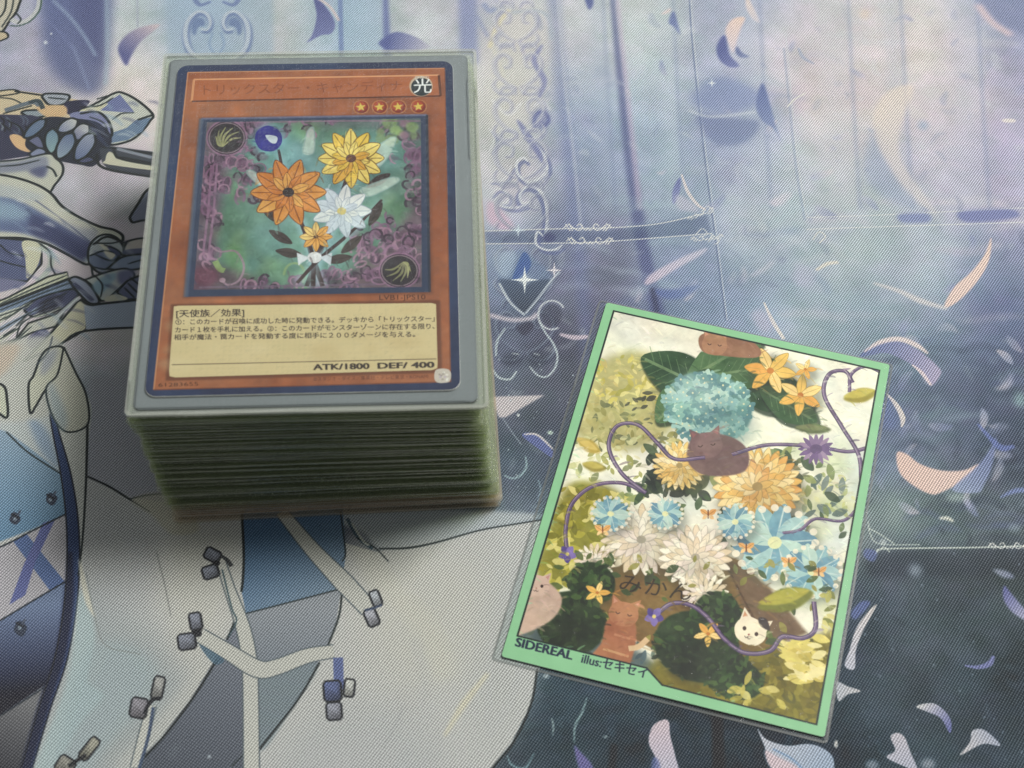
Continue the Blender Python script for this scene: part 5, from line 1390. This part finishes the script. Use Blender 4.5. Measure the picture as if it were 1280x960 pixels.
M = {
    "cloth": cloth_material(paint_mat()),
    "mat_rubber": plain_material("black_foam_rubber", (0.02, 0.02, 0.022), 0.9, 0.2),
    "card_face": print_material("card_face_print", paint_card(), 0.38, 0.4, 700.0, 0.04),
    "sleeve_back": print_material("sleeve_back_print", paint_sleeve(), 0.5, 0.3, 3000.0, 0.05),
    "card_edge": plain_material("white_card_stock", (0.75, 0.73, 0.68), 0.7),
    "sleeve_grey": plain_material("grey_sleeve_lining", (0.25, 0.275, 0.28), 0.28, 0.6, 0.12, 60.0),
    "green_edge": plain_material("green_sleeve_edge", (0.048, 0.064, 0.036), 0.35, 0.5, 0.4, 500.0, 4.0, (0.42, 0.47, 0.38)),
    "brown_edge": plain_material("brown_card_edge", (0.24, 0.14, 0.10), 0.5, 0.4, 0.35, 300.0, 1.0, (0.55, 0.48, 0.4)),
    "film": film_material("clear_sleeve_film", 0.985, 0.016, 0.13, 1.35, 34.0, 0.22, (0.98, 1.0, 1.0)),
    "film_inner": film_material("clear_inner_film", 0.985, 0.012, 0.15, 1.2, 26.0, 0.30),
    "film_grain": film_material("grained_sleeve_film", 0.99, 0.003, 0.12, 0.45, 2600.0, 0.85),
    "film_edge": film_material("sleeve_film_edge", 0.94, 0.05, 0.2, 1.6, 1600.0, 0.6, (0.98, 1.0, 0.925)),
    "film_rim": film_material("sleeve_rim_film", 0.92, 0.22, 0.15, 1.4, 1600.0, 0.3, (1.0, 1.0, 0.97)),
    "film_seam": film_material("sleeve_seam_film", 0.93, 0.10, 0.35, 0.45, 400.0, 0.05, (0.97, 0.97, 0.97)),
    "film_loose": film_material("loose_sleeve_film", 0.96, 0.10, 0.12, 1.6, 900.0, 0.3, (1.0, 0.97, 0.92)),
}


# ------------------------------------------------------------------ geometry helpers
def link(name, me, mats, parent=None):
    for mt in mats:
        me.materials.append(mt)
    o = bpy.data.objects.new(name, me)
    COL.objects.link(o)
    if parent is not None:
        o.parent = parent
    return o


def outline(w, h, r, seg=5, per=10):
    """rounded rectangle, counter-clockwise, with extra points along the sides"""
    P = []
    cs = [(w / 2 - r, -h / 2 + r, -90), (w / 2 - r, h / 2 - r, 0), (-w / 2 + r, h / 2 - r, 90), (-w / 2 + r, -h / 2 + r, 180)]
    for i, (cx, cy, a0) in enumerate(cs):
        arc = [(cx + r * math.cos(math.radians(a0 + 90 * k / seg)), cy + r * math.sin(math.radians(a0 + 90 * k / seg))) for k in range(seg + 1)]
        P += arc
        nx = cs[(i + 1) % 4]
        nxt = (nx[0] + r * math.cos(math.radians(nx[2])), nx[1] + r * math.sin(math.radians(nx[2])))
        for k in range(1, per):
            t = k / per
            P.append((arc[-1][0] + (nxt[0] - arc[-1][0]) * t, arc[-1][1] + (nxt[1] - arc[-1][1]) * t))
    return P


def slab(name, w, h, z0, z1, r, bev=0.0, uv=True, wave=0.0, seed=0, top_only=False, ragged=0.0):
    """sheet from z0 to z1 (cm), rounded corners, softened rim; wave = rim ripple, ragged = rim in/out jitter"""
    rnd = random.Random(seed)
    P = outline(w, h, r)
    n = len(P)
    per = []
    ph = [(rnd.uniform(0, 6.28), rnd.randint(1, 9), rnd.uniform(.3, 1)) for _ in range(5)]
    for i in range(n):
        t = 2 * math.pi * i / n
        per.append(sum(a * math.sin(k * t + p) for p, k, a in ph) / 2.2)
    bm = bmesh.new()
    def ring(inset, z, k):
        vs = []
        for i, (x, y) in enumerate(P):
            L = math.hypot(x, y)
            jx = rnd.uniform(-ragged, ragged)
            vs.append(bm.verts.new(((x - (w and x / (w / 2)) * inset + jx * x / L) * CM, (y - y / (h / 2) * inset + jx * y / L) * CM, (z + wave * k * per[i]) * CM)))
        return vs
    b = max(bev, 1e-4)
    rings = [ring(0.9 if wave else b, z0, 0.15)]
    if wave:
        rings.append(ring(b, z0, 1))
    rings += [ring(0, z0 + b, 1), ring(0, z1 - b, 1), ring(b, z1, 1)]
    if wave:
        rings.append(ring(0.9, z1, 0.15))
    bm.faces.new(list(reversed(rings[0])))
    for a, c in zip(rings, rings[1:]):
        for i in range(n):
            j = (i + 1) % n
            bm.faces.new((a[i], a[j], c[j], c[i]))
    top = bm.faces.new(rings[-1])
    if uv:
        ul = bm.loops.layers.uv.new("UVMap")
        for f in bm.faces:
            for lp in f.loops:
                lp[ul].uv = (lp.vert.co.x / (w * CM) + .5, lp.vert.co.y / (h * CM) + .5)
    me = bpy.data.meshes.new(name)
    bm.normal_update()
    top_i = len(bm.faces) - 1
    bm.to_mesh(me)
    bm.free()
    return me


def set_face_mats(me, z_lim, side_index, bottom_index=None):
    for p in me.polygons:
        if p.normal.z > 0.7 and p.center.z >= z_lim:
            p.material_index = 0
        else:
            p.material_index = side_index


def tag(o, label, cat, group=None, kind=None):
    o["label"] = label
    o["category"] = cat
    if group:
        o["group"] = group
    if kind:
        o["kind"] = kind


def empty(name, x, y, z, rz):
    o = bpy.data.objects.new(name, None)
    o.empty_display_size = 0.01
    COL.objects.link(o)
    o.location = (x * CM, (y - Y0) * CM, z * CM)
    o.rotation_euler = (0, 0, rz)
    return o


# ------------------------------------------------------------------ playmat
W_, H_ = MAT_X1 - MAT_X0, MAT_Y1 - MAT_Y0
me = slab("cloth_top", W_, H_, -0.04, 0.0, 0.6, 0.012)
playmat = empty("playmat", (MAT_X0 + MAT_X1) / 2, (MAT_Y0 + MAT_Y1) / 2, 0, 0)
tag(playmat, "cloth playmat printed with a lavender hall, petals and a pale robe, under all the cards", "playmat")
link("cloth_top", me, [M["cloth"]], playmat)
link("rubber_backing", slab("rubber_backing", W_ - .05, H_ - .05, -0.22, -0.042, 0.6, 0.02), [M["mat_rubber"]], playmat)

# ------------------------------------------------------------------ deck
TOP_Z = 3.692
N_GREEN, N_BROWN = 53, 6
PITCH_G, PITCH_B = 0.0592, 0.078
OW, OH = 6.62, 9.28                       # clear outer sleeve
IW, IH = 6.3, 8.95                        # printed inner sleeve
variants = []
for s in range(5):
    variants.append((slab("outer_sleeve", OW, OH, 0.003, PITCH_G - 0.011, 0.08, 0.008, wave=0.019, seed=s, ragged=0.006),
                     slab("inner_sleeve", IW, IH, 0.009, PITCH_G - 0.017, 0.12, 0.006, wave=0.006, seed=40 + s)))
for a, b in variants:
    a.materials.append(M["film_edge"]); b.materials.append(M["green_edge"])
bvar = []
for s in range(3):
    bvar.append((slab("outer_sleeve", OW - .02, OH, 0.003, PITCH_B - 0.018, 0.08, 0.008, wave=0.012, seed=70 + s, ragged=0.003),
                 slab("card", 6.34, 8.96, 0.012, PITCH_B - 0.028, 0.2, 0.004, wave=0.004, seed=80 + s)))
for a, b in bvar:
    a.materials.append(M["film_loose"]); b.materials.append(M["brown_edge"])

BASE, TOP = (-3.86, 22.33, 0.089), (-4.10, 22.42, 0.053)
rl = random.Random(12)
z = 0.004
stack = []
total = N_BROWN * PITCH_B + N_GREEN * PITCH_G
drift = 0.0
for i in range(N_BROWN + N_GREEN):
    brown = i < N_BROWN
    t = z / total
    drift = drift * .8 + rl.gauss(0, .016)
    x = BASE[0] + (TOP[0] - BASE[0]) * t + drift + rl.gauss(0, .02)
    y = BASE[1] + (TOP[1] - BASE[1]) * t + rl.gauss(0, .032)
    rz = BASE[2] + (TOP[2] - BASE[2]) * t ** 0.6 + rl.gauss(0, .004)
    if brown:
        x += 0.03; y -= .01
    root = empty("sleeved_card", x, y, z, rz)
    root.rotation_euler = (rl.gauss(0, .0011), rl.gauss(0, .0011), rz)
    ma, mb = (bvar if brown else variants)[i % (3 if brown else 5)]
    for nm, mm in (("outer_sleeve", ma), ("card" if brown else "inner_sleeve", mb)):
        o = bpy.data.objects.new(nm, mm)
        COL.objects.link(o)
        o.parent = root
        if rl.random() < .5:
            o.rotation_euler = (0, 0, math.pi)
    if brown:
        tag(root, "brown-edged card in a clear sleeve at the bottom of the thick deck", "card", "clear-sleeved cards at the bottom of the deck")
    else:
        tag(root, "green-edged sleeved card in the thick deck beneath the orange top card", "card", "green-sleeved cards stacked in the deck")
    z += PITCH_B if brown else PITCH_G

# top card: grey-lined sleeve, printed card, clear films
zt = z
print("deck top", zt)
root = empty("sleeved_card", TOP[0], TOP[1], zt, TOP[2] + .003)
tag(root, "orange-framed character card with text box, face up on top of the thick deck", "card")
root["label"] = "orange-framed trading card with Japanese text box, face up on top of the deck"
CX, CY = -4.1458 - TOP[0], 22.4552 - TOP[1]
GW, GH = 6.42, 9.08
g = link("inner_sleeve", slab("inner_sleeve", GW, GH, 0.030, 0.045, 0.14, 0.004), [M["sleeve_grey"]], root)
g.location = ((CX + .06) * CM, (CY - .02) * CM, 0)
g["label"] = "grey lining of the inner sleeve around the card"
cm = slab("card", 5.9, 8.6, 0.047, 0.090, 0.22, 0.004)
cm.materials.append(M["card_face"]); cm.materials.append(M["card_edge"])
set_face_mats(cm, 0.0895 * CM, 1)
co_ = bpy.data.objects.new("card", cm); COL.objects.link(co_); co_.parent = root
co_.location = (CX * CM, CY * CM, 0)


def draped_film(name, w, h, cw, ch, z_edge, z_mid, seed, thick=0.004, amp=0.003, dx=0.0, dy=0.0, fall=0.22):
    """film lying over a raised card: high over the card, falling to its sealed rim"""
    rnd = random.Random(seed)
    bm = bmesh.new()
    nx, ny = 66, 92
    ph = [(rnd.uniform(0, 6.28), rnd.uniform(.5, 2.4), rnd.uniform(-2, 2)) for _ in range(6)]
    grid = []
    for j in range(ny + 1):
        row = []
        for i in range(nx + 1):
            x, y = (i / nx - .5) * w, (j / ny - .5) * h
            d = max(abs(x - dx) - cw / 2, abs(y - dy) - ch / 2)
            t = min(max(1 - d / fall, 0), 1)
            t = t * t * (3 - 2 * t)
            rip = sum(math.sin(p + a * x + b * y) for p, a, b in ph) / 6
            edge = min((w / 2 - abs(x)), (h / 2 - abs(y)))
            rip *= min(edge / .3, 1)
            row.append(bm.verts.new((x * CM, y * CM, (z_edge + (z_mid - z_edge) * t + amp * rip) * CM)))
        grid.append(row)
    for j in range(ny):
        for i in range(nx):
            bm.faces.new((grid[j][i], grid[j][i + 1], grid[j + 1][i + 1], grid[j + 1][i])).smooth = True
    r = bmesh.ops.solidify(bm, geom=bm.faces[:], thickness=-thick * CM)
    me = bpy.data.meshes.new(name)
    bm.to_mesh(me)
    bm.free()
    return me


f1 = link("inner_film", draped_film("inner_film", GW, GH, 5.92, 8.62, 0.058, 0.1000, 3, dx=-.06, dy=.02), [M["film_inner"]], root)
f1.location = g.location
f2 = link("outer_sleeve", draped_film("outer_sleeve", 6.74, 9.36, 6.0, 8.7, 0.086, 0.114, 8, amp=.004), [M["film"]], root)
f2.location = ((CX + .09) * CM, (CY - .02) * CM, 0)
f3 = link("outer_sleeve_back", slab("outer_sleeve_back", 6.74, 9.36, 0.004, 0.026, 0.08, 0.008, wave=.006, seed=5), [M["film_rim"]], root)
f3.location = f2.location
# sealed rim of the outer sleeve, standing a little proud
def rim(name, w, h, wd, z0, z1):
    bm = bmesh.new()
    rnd = random.Random(4)
    A = outline(w, h, .1); B = outline(w - 2 * wd, h - 2 * wd, .06)
    n = len(A)
    a0 = [bm.verts.new((x * CM, y * CM, z0 * CM)) for x, y in A]; a1 = [bm.verts.new((x * CM, y * CM, (z1 + rnd.uniform(-.003, .003)) * CM)) for x, y in A]
    b1 = [bm.verts.new((x * CM, y * CM, (z1 + rnd.uniform(-.003, .003)) * CM)) for x, y in B]; b0 = [bm.verts.new((x * CM, y * CM, z0 * CM)) for x, y in B]
    for i in range(n):
        j = (i + 1) % n
        for p, q in ((a0, a1), (a1, b1), (b1, b0), (b0, a0)):
            bm.faces.new((p[i], p[j], q[j], q[i]))
    me = bpy.data.meshes.new(name); bm.to_mesh(me); bm.free()
    return me
f4 = link("sealed_rim", rim("sealed_rim", 6.76, 9.38, .07, .028, .088), [M["film_rim"]], root)
f4.location = f2.location

# ------------------------------------------------------------------ single sleeve on the mat
SX, SY, SR = 4.036986, 18.181044, -0.241763
root = empty("sleeved_card", SX, SY, 0.004, SR)
tag(root, "single green-bordered sleeve back with an illustration, lying alone on the mat", "card sleeve")
sm = slab("printed_sleeve", 6.3, 8.9, 0.009, 0.044, 0.06, 0.004)
sm.materials.append(M["sleeve_back"]); sm.materials.append(M["sleeve_grey"])
set_face_mats(sm, 0.0435 * CM, 1)
o = bpy.data.objects.new("printed_sleeve", sm); COL.objects.link(o); o.parent = root
o["label"] = "green-bordered sleeve printed with flowers, cats and a cardboard box"
FWd, FHt = 6.3 + .17 + .07, 8.9 + .10 + .05
fo = link("outer_sleeve", draped_film("outer_sleeve", FWd, FHt, 6.26, 8.86, 0.020, 0.050, 21, amp=.0012, dx=.05, dy=.025, fall=.08), [M["film_grain"]], root)
fo.location = (-.05 * CM, -.025 * CM, 0)
fb = link("outer_sleeve_back", slab("outer_sleeve_back", FWd, FHt, 0.001, 0.007, 0.05, 0.002, wave=.002, seed=6), [M["film"]], root)
fb.location = fo.location
fr_ = link("sealed_rim", rim("sealed_rim", FWd + .01, FHt + .01, .045, .0015, .016), [M["film_seam"]], root)
fr_.location = fo.location
